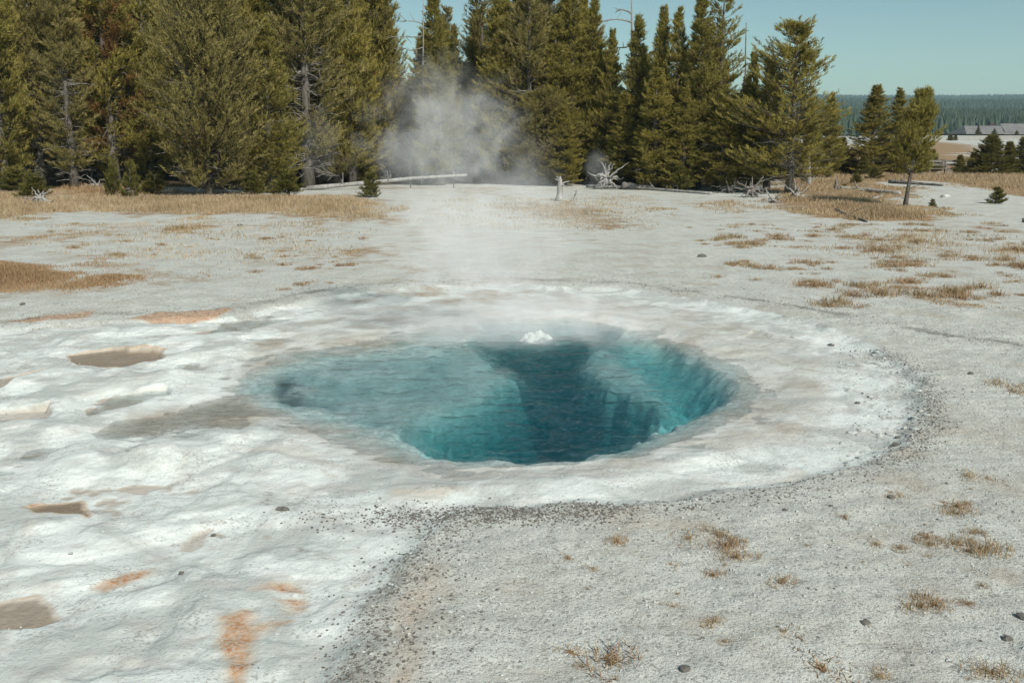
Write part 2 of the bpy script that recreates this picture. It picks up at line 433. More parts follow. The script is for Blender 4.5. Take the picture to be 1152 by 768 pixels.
def ground_material():
    m, nt = new_mat('sinter_ground'); k = NT(nt)
    geo = k.n('ShaderNodeNewGeometry').outputs['Position']
    nA = k.noise(geo, 1.6, 6, .6)
    nB = k.noise(geo, 9, 5, .6)
    nC = k.noise(geo, 38, 5, .65)
    nD = k.noise(geo, 95, 3, .6)
    patch = k.ss(k.noise(geo, .8, 5, .6, .4), .50, .66)
    smooth = k.ss(k.math('SUBTRACT', k.math('ADD', k.attr('smooth'), k.math('MULTIPLY', k.math('SUBTRACT', nB, .5), .8)), k.math('MULTIPLY', patch, k.math('SUBTRACT', .62, k.math('MULTIPLY', k.attr('wet'), .6)))), .3, .7)
    # granular crust
    gr = k.mix(k.ss(nA, .35, .7), GRAN_A, GRAN_B)
    vor = k.n('ShaderNodeTexVoronoi'); vor.feature = 'F1'; vor.inputs['Scale'].default_value = 42
    k.l(geo, vor.inputs['Vector'])
    pit = k.ss(k.math('ADD', nC, k.math('MULTIPLY', k.math('SUBTRACT', nB, .5), .35)), .385, .46, 1, 0)
    gr = k.mix(k.math('MULTIPLY', pit, .72), gr, (.21, .205, .18))
    pit2 = k.ss(nD, .40, .47, 1, 0)
    gr = k.mix(k.math('MULTIPLY', pit2, .6), gr, (.22, .22, .20))
    stain = k.ss(k.math('ADD', k.noise(geo, .75, 7, .68), k.math('MULTIPLY', k.math('SUBTRACT', k.noise(geo, .12, 4, .6), .5), .5)), .48, .70)
    gr = k.mix(k.math('MULTIPLY', stain, .62), gr, (.40, .345, .27))
    # smooth sinter
    st = k.ss(k.noise(geo, 1.1, 6, .62, .8), .42, .60)
    sm = k.mix(st, SIN_A, SIN_B)
    st2 = k.ss(k.noise(geo, 2.7, 7, .68, .5), .50, .66)
    sm = k.mix(k.math('MULTIPLY', st2, .4), sm, (.47, .43, .365))
    sp = k.ss(k.math('ADD', nC, k.math('MULTIPLY', k.math('SUBTRACT', nA, .5), .5)), .33, .43, 1, 0)
    sm = k.mix(k.math('MULTIPLY', sp, .55), sm, (.22, .215, .19))
    fl = k.math('MULTIPLY', k.attr('flaky'), k.ss(k.noise(geo, 7, 6, .7, .6), .56, .62))
    sm = k.mix(k.math('MULTIPLY', fl, .55), sm, (.22, .19, .15))
    col = k.mix(smooth, gr, sm)
    wob_ = k.math('MULTIPLY', k.math('SUBTRACT', nB, .5), .9)
    tan = k.attr('tan')
    tanf = k.math('MULTIPLY', k.ss(k.math('ADD', tan, k.math('MULTIPLY', wob_, .35)), .05, .85), .95)
    tc = k.mix(k.ss(k.noise(geo, 4, 5, .65), .35, .68), (.50, .445, .365), (.36, .29, .215))
    tc = k.mix(k.ss(tan, .55, .9), tc, (.22, .165, .11))
    col = k.mix(tanf, col, tc)
    halo = k.ss(k.math('ADD', k.attr('orange'), k.math('MULTIPLY', k.math('SUBTRACT', nA, .5), .5)), .04, .5)
    col = k.mix(k.math('MULTIPLY', halo, .6), col, (.52, .43, .32))
    ora = k.ss(k.math('ADD', k.attr('orange'), k.math('MULTIPLY', wob_, .8)), .30, .75)
    ora = k.math('MULTIPLY', ora, k.ss(nC, .40, .56, .25, 1.0))
    oc = k.mix(k.ss(nB, .4, .65), (.52, .33, .20), (.40, .20, .10))
    col = k.mix(ora, col, oc)
    gv = k.attr('gravel')
    gvf = k.ss(k.math('ADD', gv, k.math('MULTIPLY', k.math('SUBTRACT', nC, .52), 2.2)), .42, .75)
    col = k.mix(k.math('MULTIPLY', gvf, .8), col, (.15, .145, .125))
    soil = k.ss(k.math('ADD', k.attr('soil'), k.math('MULTIPLY', k.math('SUBTRACT', k.noise(geo, 1.1, 6, .7), .5), 1.5)), .32, .7)
    sc = k.mix(k.ss(nB, .35, .65), (.36, .25, .145), (.25, .165, .085))
    col = k.mix(soil, col, sc)
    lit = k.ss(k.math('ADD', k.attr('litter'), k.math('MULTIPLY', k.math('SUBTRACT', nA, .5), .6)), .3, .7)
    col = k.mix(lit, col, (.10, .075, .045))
    mpf = k.n('ShaderNodeMapping'); mpf.inputs['Scale'].default_value = (1, .55, 1); k.l(geo, mpf.inputs['Vector'])
    fl_ = k.ss(k.noise(mpf.outputs[0], 3.6, 5, .62, 1.8), .40, .60)
    col = k.mix(k.attr('floor'), col, k.mix(fl_, (.56, .60, .56), (.86, .88, .84)))
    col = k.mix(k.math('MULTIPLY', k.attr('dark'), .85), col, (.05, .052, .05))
    hgt = k.math('ADD', k.math('MULTIPLY', nC, .9), k.math('MULTIPLY', nD, .35))
    stren = k.math('MULTIPLY', k.math('SUBTRACT', 1.0, k.math('MULTIPLY', smooth, .6)), .9)
    nrm = k.bump(nB, .45, .04)
    nrm = k.bump(k.noise(geo, 22, 5, .7, .3), .4, .02, nrm)
    nrm = k.bump(hgt, stren, .016, nrm)
    wet = k.ss(k.attr('wet'), .3, .9)
    rough = k.math('SUBTRACT', .92, k.math('MULTIPLY', wet, .45))
    b = k.principled(col, rough, nrm, .25)
    k.out(b.outputs[0])
    return m


GRAN_A = (.625, .645, .59); GRAN_B = (.51, .525, .475)
SIN_A = (.69, .735, .695); SIN_B = (.48, .51, .475)


def simple_mat(name, c1, c2, scale=8, rough=.9, bump=.4, dist=.01, stretch=None, spec=.2):
    m, nt = new_mat(name); k = NT(nt)
    tc = k.n('ShaderNodeTexCoord').outputs['Object']
    if stretch:
        mp = k.n('ShaderNodeMapping'); mp.inputs['Scale'].default_value = stretch
        k.l(tc, mp.inputs['Vector']); tc = mp.outputs[0]
    n = k.noise(tc, scale, 5, .62)
    oi = k.n('ShaderNodeObjectInfo').outputs['Random']
    col = k.mix(k.ss(n, .32, .68), c1, c2)
    col = k.mix(k.math('MULTIPLY', oi, .3), col, tuple(.6 * (a + b) / 2 for a, b in zip(c1, c2)))
    b = k.principled(col, rough, k.bump(n, bump, dist), spec)
    k.out(b.outputs[0])
    return m


def leaf_mat(name, ca, cb, cc, rust=(.27, .15, .055), trans=.38):
    """needles: tone attribute per shoot, hue shift per tree"""
    m, nt = new_mat(name); k = NT(nt)
    tone = k.attr('tone')
    oi = k.n('ShaderNodeObjectInfo').outputs['Random']
    col = k.mix(k.ss(tone, .0, .8), ca, cb)
    col = k.mix(k.math('MULTIPLY', oi, .55), col, cc)
    col = k.mix(k.ss(tone, 1.5, 1.6), col, rust)
    d = k.principled(col, .6, None, .25)
    t = k.n('ShaderNodeBsdfTranslucent'); k.l(col, t.inputs[0])
    mx = k.n('ShaderNodeMixShader'); mx.inputs[0].default_value = trans
    k.l(d.outputs[0], mx.inputs[1]); k.l(t.outputs[0], mx.inputs[2])
    k.out(mx.outputs[0])
    return m


M = {}
M['ground'] = ground_material()
M['bark'] = simple_mat('pine_bark', (.085, .075, .062), (.18, .165, .14), 10, .95, .8, .02, (1, 1, .25))
M['limb'] = simple_mat('dark_limb', (.06, .053, .042), (.11, .10, .08), 6, .95, .3)
M['twig'] = simple_mat('grey_twig', (.20, .185, .16), (.33, .31, .275), 6, .95, .3)
M['dead'] = simple_mat('weathered_wood', (.22, .215, .20), (.42, .41, .38), 9, .9, .6, .01, (1, 1, .3))
M['darkdead'] = simple_mat('dark_weathered_wood', (.11, .10, .09), (.25, .235, .21), 9, .92, .6, .01, (1, 1, .3))
M['needle'] = leaf_mat('pine_needles', (.105, .098, .026), (.44, .37, .092), (.25, .225, .066))
M['needle_grey'] = leaf_mat('grey_pine_needles', (.125, .115, .042), (.40, .335, .115), (.27, .235, .092))
M['needle_young'] = leaf_mat('young_pine_needles', (.075, .08, .02), (.225, .20, .05), (.14, .14, .04))
M['grass'] = leaf_mat('dry_grass', (.30, .215, .115), (.60, .47, .30), (.46, .35, .21), trans=.35)
M['grass_orange'] = leaf_mat('orange_grass', (.30, .19, .10), (.52, .37, .215), (.42, .285, .16), trans=.35)
M['stone'] = simple_mat('grey_stone', (.085, .08, .072), (.22, .21, .185), 30, .95, .5, .004)
M['whitestone'] = simple_mat('pale_stone', (.44, .46, .43), (.58, .61, .58), 30, .95, .5, .004)
M['farleaf'] = leaf_mat('far_pines', (.022, .040, .022), (.052, .078, .036), (.036, .058, .028), trans=0.0)


# ------------------------------------------------------------------ ground sheet
def axis_lines(lo, hi, step, far_lo, far_hi, grow=1.065):
    a = list(np.arange(lo, hi + step / 2, step))
    s = step; v = a[-1]
    while v < far_hi:
        s *= grow; v += s; a.append(v)
    s = step; v = a[0]; pre = []
    while v > far_lo:
        s *= grow; v -= s; pre.append(v)
    return np.array(pre[::-1] + a)


STEP = .025
gx = axis_lines(-7.6, 7.6, STEP, -4200, 4200)
gy = axis_lines(4.6, 17.0, STEP, -40, 6300)
GX, GY = np.meshgrid(gx, gy)
gz, gf = ground_fields(GX, GY)
nx, ny = len(gx), len(gy)
# forest litter beneath the trees
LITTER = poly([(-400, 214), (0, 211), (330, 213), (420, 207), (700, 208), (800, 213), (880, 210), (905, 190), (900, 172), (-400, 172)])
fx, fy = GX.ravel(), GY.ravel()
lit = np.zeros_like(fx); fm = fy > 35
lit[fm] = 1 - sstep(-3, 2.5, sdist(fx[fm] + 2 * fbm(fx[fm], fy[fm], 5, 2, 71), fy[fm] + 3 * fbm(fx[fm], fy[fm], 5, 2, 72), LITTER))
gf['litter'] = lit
idx = (np.arange(ny - 1)[:, None] * nx + np.arange(nx - 1)[None, :]).ravel()
Q = np.stack([idx, idx + 1, idx + nx + 1, idx + nx], 1)
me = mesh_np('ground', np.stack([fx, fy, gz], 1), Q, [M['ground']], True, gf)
tag(link('ground', me), kind='structure')


def hz(x, y):
    z, _ = ground_fields(np.atleast_1d(np.asarray(x, float)), np.atleast_1d(np.asarray(y, float)))
    return z


def spot(px, py):
    x, y = at(px, py)
    z = float(hz(x, y)[0])
    x, y = at(px, py, z)
    return float(x), float(y), float(hz(x, y)[0])


# ------------------------------------------------------------------ water
def make_water():
    x0, y0 = WATER.min(0); x1, y1 = WATER.max(0)
    cx0 = CHANNEL[:, 0].min()
    xs = np.arange(cx0 - .3, x1 + .35, .022); ys = np.arange(y0 - .35, y1 + .35, .022)
    X, Y = np.meshgrid(xs, ys)
    bx, by = at(604, 382, WATER_Z)
    r = np.hypot(X - bx, (Y - by))
    wat = sdist(X.ravel(), Y.ravel(), WATER).reshape(X.shape)
    amp = sstep(.15, -.8, wat)
    a = fbm(X + .3 * fbm(X, Y, .8, 2, 80), Y * 1.9, .55, 2, 81, .5) * .034
    b = fbm(X, Y * 1.6, .20, 3, 82, .6) * .015
    wv = perlin((X + .2 * fbm(X, Y, .6, 2, 85)) / .55, Y / .21, 83)
    b = b + .026 * (1 - 2.2 * np.abs(wv)) + .010 * (1 - 2.2 * np.abs(perlin(X / .26, Y / .11, 84)))
    c = .012 * np.sin(r * 20 - 1.0) * np.exp(-r / 1.6)
    z = WATER_Z + (a + b + c) * (.22 + .78 * amp) + .05 * np.exp(-(r / .24) ** 2)
    n0, n1 = X.shape
    V = np.stack([X, Y, z], -1).reshape(-1, 3)
    i = (np.arange(n0 - 1)[:, None] * n1 + np.arange(n1 - 1)[None, :]).ravel()
    Q = np.stack([i, i + 1, i + n1 + 1, i + n1], 1)
    # skirt and floor make the body of water closed
    loop = np.concatenate([np.arange(n1), np.arange(1, n0) * n1 + n1 - 1, (n0 - 1) * n1 + np.arange(n1 - 2, -1, -1), np.arange(n0 - 2, 0, -1) * n1])
    B = V[loop].copy(); B[:, 2] = -4.0
    nb = len(V); L = len(loop); j = np.arange(L); j2 = (j + 1) % L
    Qs = np.stack([loop[j2], loop[j], nb + j, nb + j2], 1)
    V = np.concatenate([V, B, [[(x0 + x1) / 2, (y0 + y1) / 2, -4.0]]])
    T = np.stack([nb + j2, nb + j, np.full(L, nb + L)], 1)
    m, nt = new_mat('spring_water'); k = NT(nt)
    geo = k.n('ShaderNodeNewGeometry').outputs['Position']
    mp = k.n('ShaderNodeMapping'); mp.inputs['Scale'].default_value = (1, 1.9, 1); k.l(geo, mp.inputs['Vector'])
    n = k.noise(mp.outputs[0], 8, 4, .6, .9)
    nb_ = k.bump(n, 1.0, .12)
    tr = k.n('ShaderNodeBsdfTransparent')
    rf = k.n('ShaderNodeBsdfRefraction'); rf.inputs['IOR'].default_value = 1.27; rf.inputs['Roughness'].default_value = 0
    k.l(nb_, rf.inputs['Normal'])
    mx = k.n('ShaderNodeMixShader'); k.l(k.math('MULTIPLY_ADD', k.attr('ripple'), .42, .06), mx.inputs[0])
    k.l(tr.outputs[0], mx.inputs[1]); k.l(rf.outputs[0], mx.inputs[2])
    gl = k.n('ShaderNodeBsdfGlossy'); gl.inputs['Roughness'].default_value = .06; k.l(nb_, gl.inputs['Normal'])
    lw = k.n('ShaderNodeLayerWeight'); lw.inputs['Blend'].default_value = .5; k.l(nb_, lw.inputs['Normal'])
    fr = k.math('MULTIPLY_ADD', k.math('POWER', lw.outputs['Facing'], 4.3), .96, .025)   # Schlick, the same from both sides
    m2 = k.n('ShaderNodeMixShader'); k.l(fr, m2.inputs[0]); k.l(mx.outputs[0], m2.inputs[1]); k.l(gl.outputs[0], m2.inputs[2])
    va = k.n('ShaderNodeVolumeAbsorption'); va.inputs['Color'].default_value = (.46, .80, .826, 1); va.inputs['Density'].default_value = 1.9
    vs = k.n('ShaderNodeVolumeScatter'); vs.inputs['Color'].default_value = (.06, .58, .72, 1); vs.inputs['Density'].default_value = .13
    ad = k.n('ShaderNodeAddShader'); k.l(va.outputs[0], ad.inputs[0]); k.l(vs.outputs[0], ad.inputs[1])
    k.out(m2.outputs[0], ad.outputs[0])
    rip = sstep(.15, -.35, sdist(V[:, 0], V[:, 1], TEAL)) * sstep(-3.9, -1, V[:, 2])
    me = mesh_np('water', V, [T, np.concatenate([Q, Qs])], [m], True, {'ripple': rip})
    tag(link('water', me), kind='structure')
    # white froth where the spring boils over
    mb = MB(); na, nr = 40, 14
    A_, R_ = np.meshgrid(np.arange(na) * 2 * math.pi / na, np.linspace(0, 1, nr))
    ux, uy = np.cos(A_) * R_, np.sin(A_) * R_
    rim = 1 + .3 * perlin(np.cos(A_) * 1.7, np.sin(A_) * 1.7, 5)
    fx_ = bx + .30 * ux * rim; fy_2 = by + .24 * uy * rim
    fz_ = WATER_Z + .05 + .055 * (1 - R_ ** 2) - .075 * R_ ** 3 + (.05 * perlin(ux * 4, uy * 4, 6) + .03 * perlin(ux * 11, uy * 11, 7)) * (1 - R_ ** 4)
    ii = (np.arange(nr - 1)[:, None] * na + np.arange(na)[None, :]); i2 = (np.arange(nr - 1)[:, None] * na + (np.arange(na)[None, :] + 1) % na)
    mb.add(np.stack([fx_, fy_2, fz_], -1).reshape(-1, 3), None, np.stack([ii, i2, i2 + na, ii + na], -1).reshape(-1, 4))
    fm_ = simple_mat('froth', (.50, .57, .55), (.68, .73, .71), 20, .4, .3)
    o = link('boiling_froth', mb.mesh('boiling_froth', [fm_], True))
    tag(o, 'white froth where hot water boils up at the far edge of the blue pool', 'froth', kind='stuff')


_t = (1 + 5 ** .5) / 2
ICO_V = np.array([(-1, _t, 0), (1, _t, 0), (-1, -_t, 0), (1, -_t, 0), (0, -1, _t), (0, 1, _t), (0, -1, -_t), (0, 1, -_t), (_t, 0, -1), (_t, 0, 1), (-_t, 0, -1), (-_t, 0, 1)]) / math.hypot(1, _t)
ICO_F = np.array([(0, 11, 5), (0, 5, 1), (0, 1, 7), (0, 7, 10), (0, 10, 11), (1, 5, 9), (5, 11, 4), (11, 10, 2), (10, 7, 6), (7, 1, 8), (3, 9, 4), (3, 4, 2), (3, 2, 6), (3, 6, 8), (3, 8, 9), (4, 9, 5), (2, 4, 11), (6, 2, 10), (8, 6, 7), (9, 8, 1)])
OCT_V = np.array([(1, 0, 0), (-1, 0, 0), (0, 1, 0), (0, -1, 0), (0, 0, 1), (0, 0, -1)], float)
OCT_F = np.array([(0, 2, 4), (2, 1, 4), (1, 3, 4), (3, 0, 4), (2, 0, 5), (1, 2, 5), (3, 1, 5), (0, 3, 5)])
make_water()


# ------------------------------------------------------------------ loose stones (uncountable)
def scatter_stones(name, X, Y, S, mat, flat=.6, base='ico', seed=1, sink=.25):
    r = np.random.default_rng(seed)
    BV, BF = (ICO_V, ICO_F) if base == 'ico' else (OCT_V, OCT_F)
    n = len(X); Z = hz(X, Y)
    A = r.uniform(0, 6.28, n)
    V = BV[None] * (1 + .28 * r.normal(0, 1, (n, len(BV), 1))).clip(.5, 1.6)
    sc = np.stack([r.uniform(.7, 1.4, n), r.uniform(.7, 1.4, n), flat * r.uniform(.7, 1.3, n)], 1)
    V = V * sc[:, None, :] * S[:, None, None]
    c, s = np.cos(A)[:, None], np.sin(A)[:, None]
    V = np.stack([V[..., 0] * c - V[..., 1] * s, V[..., 0] * s + V[..., 1] * c, V[..., 2]], -1)
    V = V + np.stack([X, Y, Z + S * flat * (1 - 2 * sink) * .6], 1)[:, None, :]
    F = (BF[None] + (np.arange(n) * len(BV))[:, None, None]).reshape(-1, 3)
    return link(name, mesh_np(name, V.reshape(-1, 3), F, [mat], False))


def along(P, n, w, r, bias=None):
    seg = np.linalg.norm(np.diff(P, axis=0), axis=1); cum = np.concatenate([[0], np.cumsum(seg)])
    t = r.uniform(0, cum[-1], n)
    x = np.interp(t, cum, P[:, 0]); y = np.interp(t, cum, P[:, 1])
    return x + r.normal(0, w, n), y + r.normal(0, w * 1.2, n)


r = np.random.default_rng(11)


def sizes(n, lo, hi, p=2.2):
    return lo + (hi - lo) * r.power(1, n) ** (p * 1.6)


px_, py_ = [], []
for P, n, w in ((RING_OUT, 6000, .28), (RING_IN, 5200, .13), (BRANCH, 2600, .17), (poly([(430, 572), (560, 578), (700, 575)]), 4200, .11), (poly([(1046, 440), (1046, 480), (1010, 515)]), 900, .10), (ORANGE_BAND[[0, 2, 4, 6, 7]], 800, .22)):
    a, b = along(P, n, w, r); px_.append(a); py_.append(b)
X, Y = np.concatenate(px_), np.concatenate(py_)
ok = (sdist(X, Y, WATER) > .25)
X, Y = X[ok], Y[ok]
o = scatter_stones('gravel', X, Y, sizes(len(X), .002, .0115), M['stone'], .7, seed=2)
tag(o, 'dark grey gravel strewn along the old waterlines round the pool', 'gravel', kind='stuff')
# pale pebbles over the granular crust
n = 42000
d = 5.0 + 17 * r.power(1.35, n); X = r.uniform(-.62, .62, n) * d; Y = d
sm = sdist(X, Y, SMOOTH)
ok = (sm > 0) | (r.uniform(0, 1, n) < .10)
ok &= sdist(X, Y, WATER) > .3
X, Y = X[ok], Y[ok]
o = scatter_stones('pale_pebbles', X, Y, sizes(len(X), .004, .016), M['whitestone'], .7, 'oct', 3)
tag(o, 'pale pebbles covering the granular white crust', 'pebbles', kind='stuff')
n = 5200
d = 5.0 + 17 * r.power(1.3, n); X = r.uniform(-.62, .62, n) * d; Y = d
ok = (sdist(X, Y, SMOOTH) > 0) & (fbm(X, Y, 1.2, 3, 91) > -.12)
X, Y = X[ok], Y[ok]
o = scatter_stones('dark_pebbles', X, Y, sizes(len(X), .004, .016), M['stone'], .6, 'oct', 4)
tag(o, 'small dark pebbles sprinkled over the white crust', 'pebbles', kind='stuff')
# flakes of broken crust on the right apron
n = 700
P = FLAKY; X = r.uniform(P[:, 0].min(), P[:, 0].max(), n); Y = r.uniform(P[:, 1].min(), P[:, 1].max(), n)
ok = sdist(X, Y, P) < .05; X, Y = X[ok], Y[ok]
o = scatter_stones('crust_flakes', X, Y, sizes(len(X), .008, .045), M['whitestone'], .35, 'ico', 5)
tag(o, 'thin broken flakes of white crust right of the pool', 'flakes', kind='stuff')

# single rocks one can point at
ROCKS = [(1002, 560, .045, 'dark', 'dark angular rock on granular ground, biggest right of the pool'),
         (883, 574, .03, 'dark', 'dark grey rock lying below the pool on its right, leftmost of two on crust'),
         (935, 569, .025, 'dark', 'small dark rock on bare crust between two larger dark rocks right of pool'),
         (318, 573, .05, 'dark', 'dark rock at the left tip of the gravel line in front of pool'),
         (771, 753, .05, 'dark', 'brown black rock beside dry grass at the bottom edge'),
         (1150, 694, .05, 'dark', 'dark slaty rock at the right edge of the foreground'),
         (1134, 719, .045, 'dark', 'dark rock on granular crust near the bottom right corner'),
         (974, 700, .04, 'dark', 'long dark rock piece in front of tan grass, bottom right'),
         (1008, 501, .055, 'dark', 'bluish grey rock on white crust at right of the pool'),
         (1010, 491, .04, 'dark', 'smaller bluish rock just behind the bluish grey rock on white crust'),
         (965, 454, .045, 'dark', 'dark flat rock in the flaky white apron right of the pool'),
         (935, 388, .06, 'dark', 'dark rock on white apron behind the pool on its right'),
         (893, 381, .07, 'pale', 'low grey boulder on the apron behind the pool on its right'),
         (1092, 420, .05, 'dark', 'dark rock by the orange tuft at the right edge'),
         (270, 254, .11, 'dark', 'dark lump of rock on bare ground before the left meadow'),
         (25, 343, .07, 'dark', 'dark rock left of the gravel line at the far left'),
         (790, 289, .16, 'dark', 'dark low rock among tufts, middle right of the flats'),
         (1063, 222, .28, 'pale', 'pale boulder on white ground right of the leaning tree'),
         (970, 216, .3, 'pale', 'pale boulder beside fallen trunk behind the dry meadow'),
         (1038, 192, .5, 'pale', 'white boulder under the young trees behind the leaning tree'),
         (92, 234, .22, 'pale', 'white stone at the edge of the left meadow'),
         (440, 706, .035, 'pale', 'white pebble rock on the dark stone line in the foreground'),
         (204, 644, .03, 'dark', 'small dark rock on smooth white crust in the left foreground'),
         (240, 602, .03, 'dark', 'dark chip of rock beside the small tan hollow at left')]
rm = []
for v in range(4):
    rr = np.random.default_rng(40 + v)
    bm = __import__('bmesh').new()
    __import__('bmesh').ops.create_icosphere(bm, subdivisions=2, radius=1)
    for vt in bm.verts:
        p = vt.co.normalized()
        q = 1 + .35 * float(perlin(p.x * 1.6 + v * 9, p.y * 1.6 + p.z * 1.3, 60 + v)) + .4 * float(perlin(p.x * 2.7 + v, p.y * 2.7 + p.z * 2.3, 70))
        vt.co = p * q; vt.co.z *= .55; vt.co.x *= 1.35
    me = bpy.data.meshes.new('rock'); bm.to_mesh(me); bm.free(); rm.append(me)
for i, (px, py, s, kd, lab) in enumerate(ROCKS):
    me = rm[i % 4].copy(); me.materials.append(M['stone'] if kd == 'dark' else M['whitestone'])
    x, y, z = spot(px, py)
    o = link('rock', me, None, (x, y, z + s * .15)); s *= .62; o.scale = (s * r.uniform(.8, 1.3), s, s * r.uniform(.8, 1.2)); o.rotation_euler = (0, 0, r.uniform(0, 6.28))
    tag(o, lab, 'rock', 'loose rocks on the flats')


# ------------------------------------------------------------------ pines
def needles(P, D, L, k, ln, wd, tone, r):
    """brushes of needles along shoots P + D*L ; returns V, F, tone"""
    n = len(P)
    u = r.uniform(0, 1, (n, k, 1))
    base = P[:, None] + D[:, None] * (L[:, None, None] * u)
    rnd = r.normal(0, 1, (n, k, 3))
    rnd -= (rnd * D[:, None]).sum(-1, keepdims=True) * D[:, None]
    rnd /= np.linalg.norm(rnd, axis=-1, keepdims=True) + 1e-9
    dr = D[:, None] * .9 + rnd * .65 + np.array([0, 0, .15])
    dr /= np.linalg.norm(dr, axis=-1, keepdims=True)
    side = np.cross(dr, r.normal(0, 1, (n, k, 3))); side /= np.linalg.norm(side, axis=-1, keepdims=True) + 1e-9
    l = ln * r.uniform(.7, 1.25, (n, k, 1)); w = wd * r.uniform(.8, 1.2, (n, k, 1))
    V = np.stack([base - side * w, base + side * w, base + dr * l], 2).reshape(-1, 3)
    F = np.arange(n * k * 3).reshape(-1, 3)
    tn = np.repeat(np.broadcast_to(tone[:, None], (n, k)).ravel(), 3)
    return V, F, tn


PROFILES = {
    'dense': lambda t: (1 - t) ** .95 * (.6 + .4 * sstep(0, .25, t)) + .025,
    'broad': lambda t: np.sqrt(np.clip(1 - (t * 1.02) ** 2.1, 0, 1)) * (.6 + .4 * sstep(0, .3, t)) + .03,
    'open': lambda t: (1 - t) ** .55 * (.5 + .5 * sstep(0, .35, t)) + .05,
    'clump': lambda t: (1 - t) ** .62 * (.62 + .38 * sstep(0, .3, t)) * (.86 + .22 * np.sin(t * 21)) + .05,
    'young': lambda t: (1 - t) ** .9 + .04,
}


def pine_mesh(kind, H, Rd, t0, nb, seed, gap=.25, shoots=9, k=10, dead=30, lean=0.0, rust=0.0, top_bald=0.0):
    r = np.random.default_rng(seed)
    # trunk
    tn = 9; tt = np.linspace(0, 1, tn)
    bend = np.cumsum(r.normal(0, .012 * H / 9, (tn, 2)), 0); bend[0] = 0
    TP = np.stack([bend[:, 0] + lean * tt * H, bend[:, 1], tt * H], 1)
    r0 = .016 * H + .03
    trunk = MB(); rad = r0 * (1 - tt) ** .8 + .012; rad[0] *= 1.35
    trunk.tube(TP, rad, 8)
    pos = lambda t: np.stack([np.interp(t, tt, TP[:, i]) for i in range(3)], -1)
    prof = PROFILES[kind]
    wood = MB(); VV = []; FF = []; TT = []; nv = 0
    # patchy crown: limbs gather in clumps with gaps between
    tb = t0 + (1 - t0) * r.uniform(0, 1, nb) ** .92
    az = r.uniform(0, 2 * math.pi, nb)
    cl = fbm(az * 1.1 + 3, tb * 7 + seed, .9, 2, seed) + .4 * perlin(np.cos(az) * 1.5 + seed, tb * 9, seed + 3)
    keep = cl > np.quantile(cl, gap)
    tb, az, cl = tb[keep], az[keep], cl[keep]
    P0s = pos(tb)
    side_amp = 1 + .22 * np.sin(az + seed) + .12 * np.sin(2 * az + seed * 2)
    Ls = Rd * prof((tb - t0) / (1 - t0)) * r.uniform(.45, 1.22, len(tb)) * side_amp
    for i in range(len(tb)):
        t = (tb[i] - t0) / (1 - t0); L = max(Ls[i], .12)
        a = az[i]; pitch = (-.15 + .75 * t ** 1.3) + r.normal(0, .15)
        if kind == 'clump': pitch = -.25 + .9 * t + r.normal(0, .2)
        u = np.linspace(0, 1, 5)
        hor = u * L; ver = np.tan(pitch) * hor * .55 + .32 * L * u ** 2.2
        P = P0s[i] + np.stack([np.cos(a) * hor, np.sin(a) * hor, ver], 1)
        wood.tube(P, (.006 + .012 * L) * (1 - .8 * u), 3, cap=False)
        m = max(3, int(shoots * (.4 + .8 * min(1.4, L / Rd))))
        us = .30 + .70 * r.uniform(0, 1, m) ** .75; us[0] = 1
        B = np.stack([np.interp(us, u, P[:, j]) for j in range(3)], 1)
        T = P[-1] - P[2]; T /= np.linalg.norm(T) + 1e-9
        S = np.array([-math.sin(a), math.cos(a), 0])
        sg = r.choice([-1, 1], m)[:, None] * r.uniform(.2, 1.1, (m, 1)); sg[0] = 0
        D = T * r.uniform(.5, 1, (m, 1)) + S * sg + np.array([0, 0, 1]) * r.uniform(.1, .7, (m, 1))
        D /= np.linalg.norm(D, axis=1)[:, None]
        ll = r.uniform(.18, .38, m) * (.65 + .5 * min(1, L))
        off = r.uniform(.0, .22, (m, 1)) * L * (1 - us[:, None] * .6)
        Bo = B + S * sg * off + np.array([0, 0, 1]) * r.normal(0, .04, (m, 1))
        tone = np.clip(.42 + .33 * cl[i] + r.normal(0, .2, m) + .45 * (us - .65), 0, 1)
        if rust and perlin(a * 1.3 + seed, tb[i] * 6, 9) > .35 - rust: tone = tone + 1.6
        V, F, tn_ = needles(Bo, D, ll, k + 2, .18, .015, tone, r)
        VV.append(V); FF.append(F + nv); TT.append(tn_); nv += len(V)
    # dead twigs low on the trunk
    tw = MB()
    if dead: tw.tube(TP[:7] , [.03] * 7, 4)
    for i in range(dead):
        t = r.uniform(.05, .5); a = r.uniform(0, 6.28); L = Rd * r.uniform(.3, .85)
        p0 = pos(np.array([t]))[0]
        p1 = p0 + np.array([math.cos(a) * L, math.sin(a) * L, L * r.uniform(-.35, .3)])
        P = wob(p0, p1, 5, .05 * L, r)
        tw.tube(P, np.linspace(.022, .006, 5), 3, cap=False)
        for q in range(3):
            s = P[r.integers(1, 4)]; e = s + r.normal(0, .22, 3) * (1, 1, .8) * min(L, 1.6)
            tw.tube(np.stack([s, e]), [.010, .004], 3, cap=False)
    out = dict(trunk=trunk.mesh('trunk', [M['bark']], True), branches=wood.mesh('branches', [M['limb']]))
    out['dead'] = tw.mesh('dead_twigs', [M['twig']]) if dead else None
    out['VFT'] = (np.concatenate(VV), np.concatenate(FF), np.concatenate(TT))
    out['H'] = H; out['R'] = Rd
    return out


def variant(kind, mat, *a, **kw):
    p = pine_mesh(kind, *a, **kw)
    V, F, T = p.pop('VFT')
    p['crown'] = mesh_np('crown', V, F, [M[mat]], False, {'tone': T})
    return p


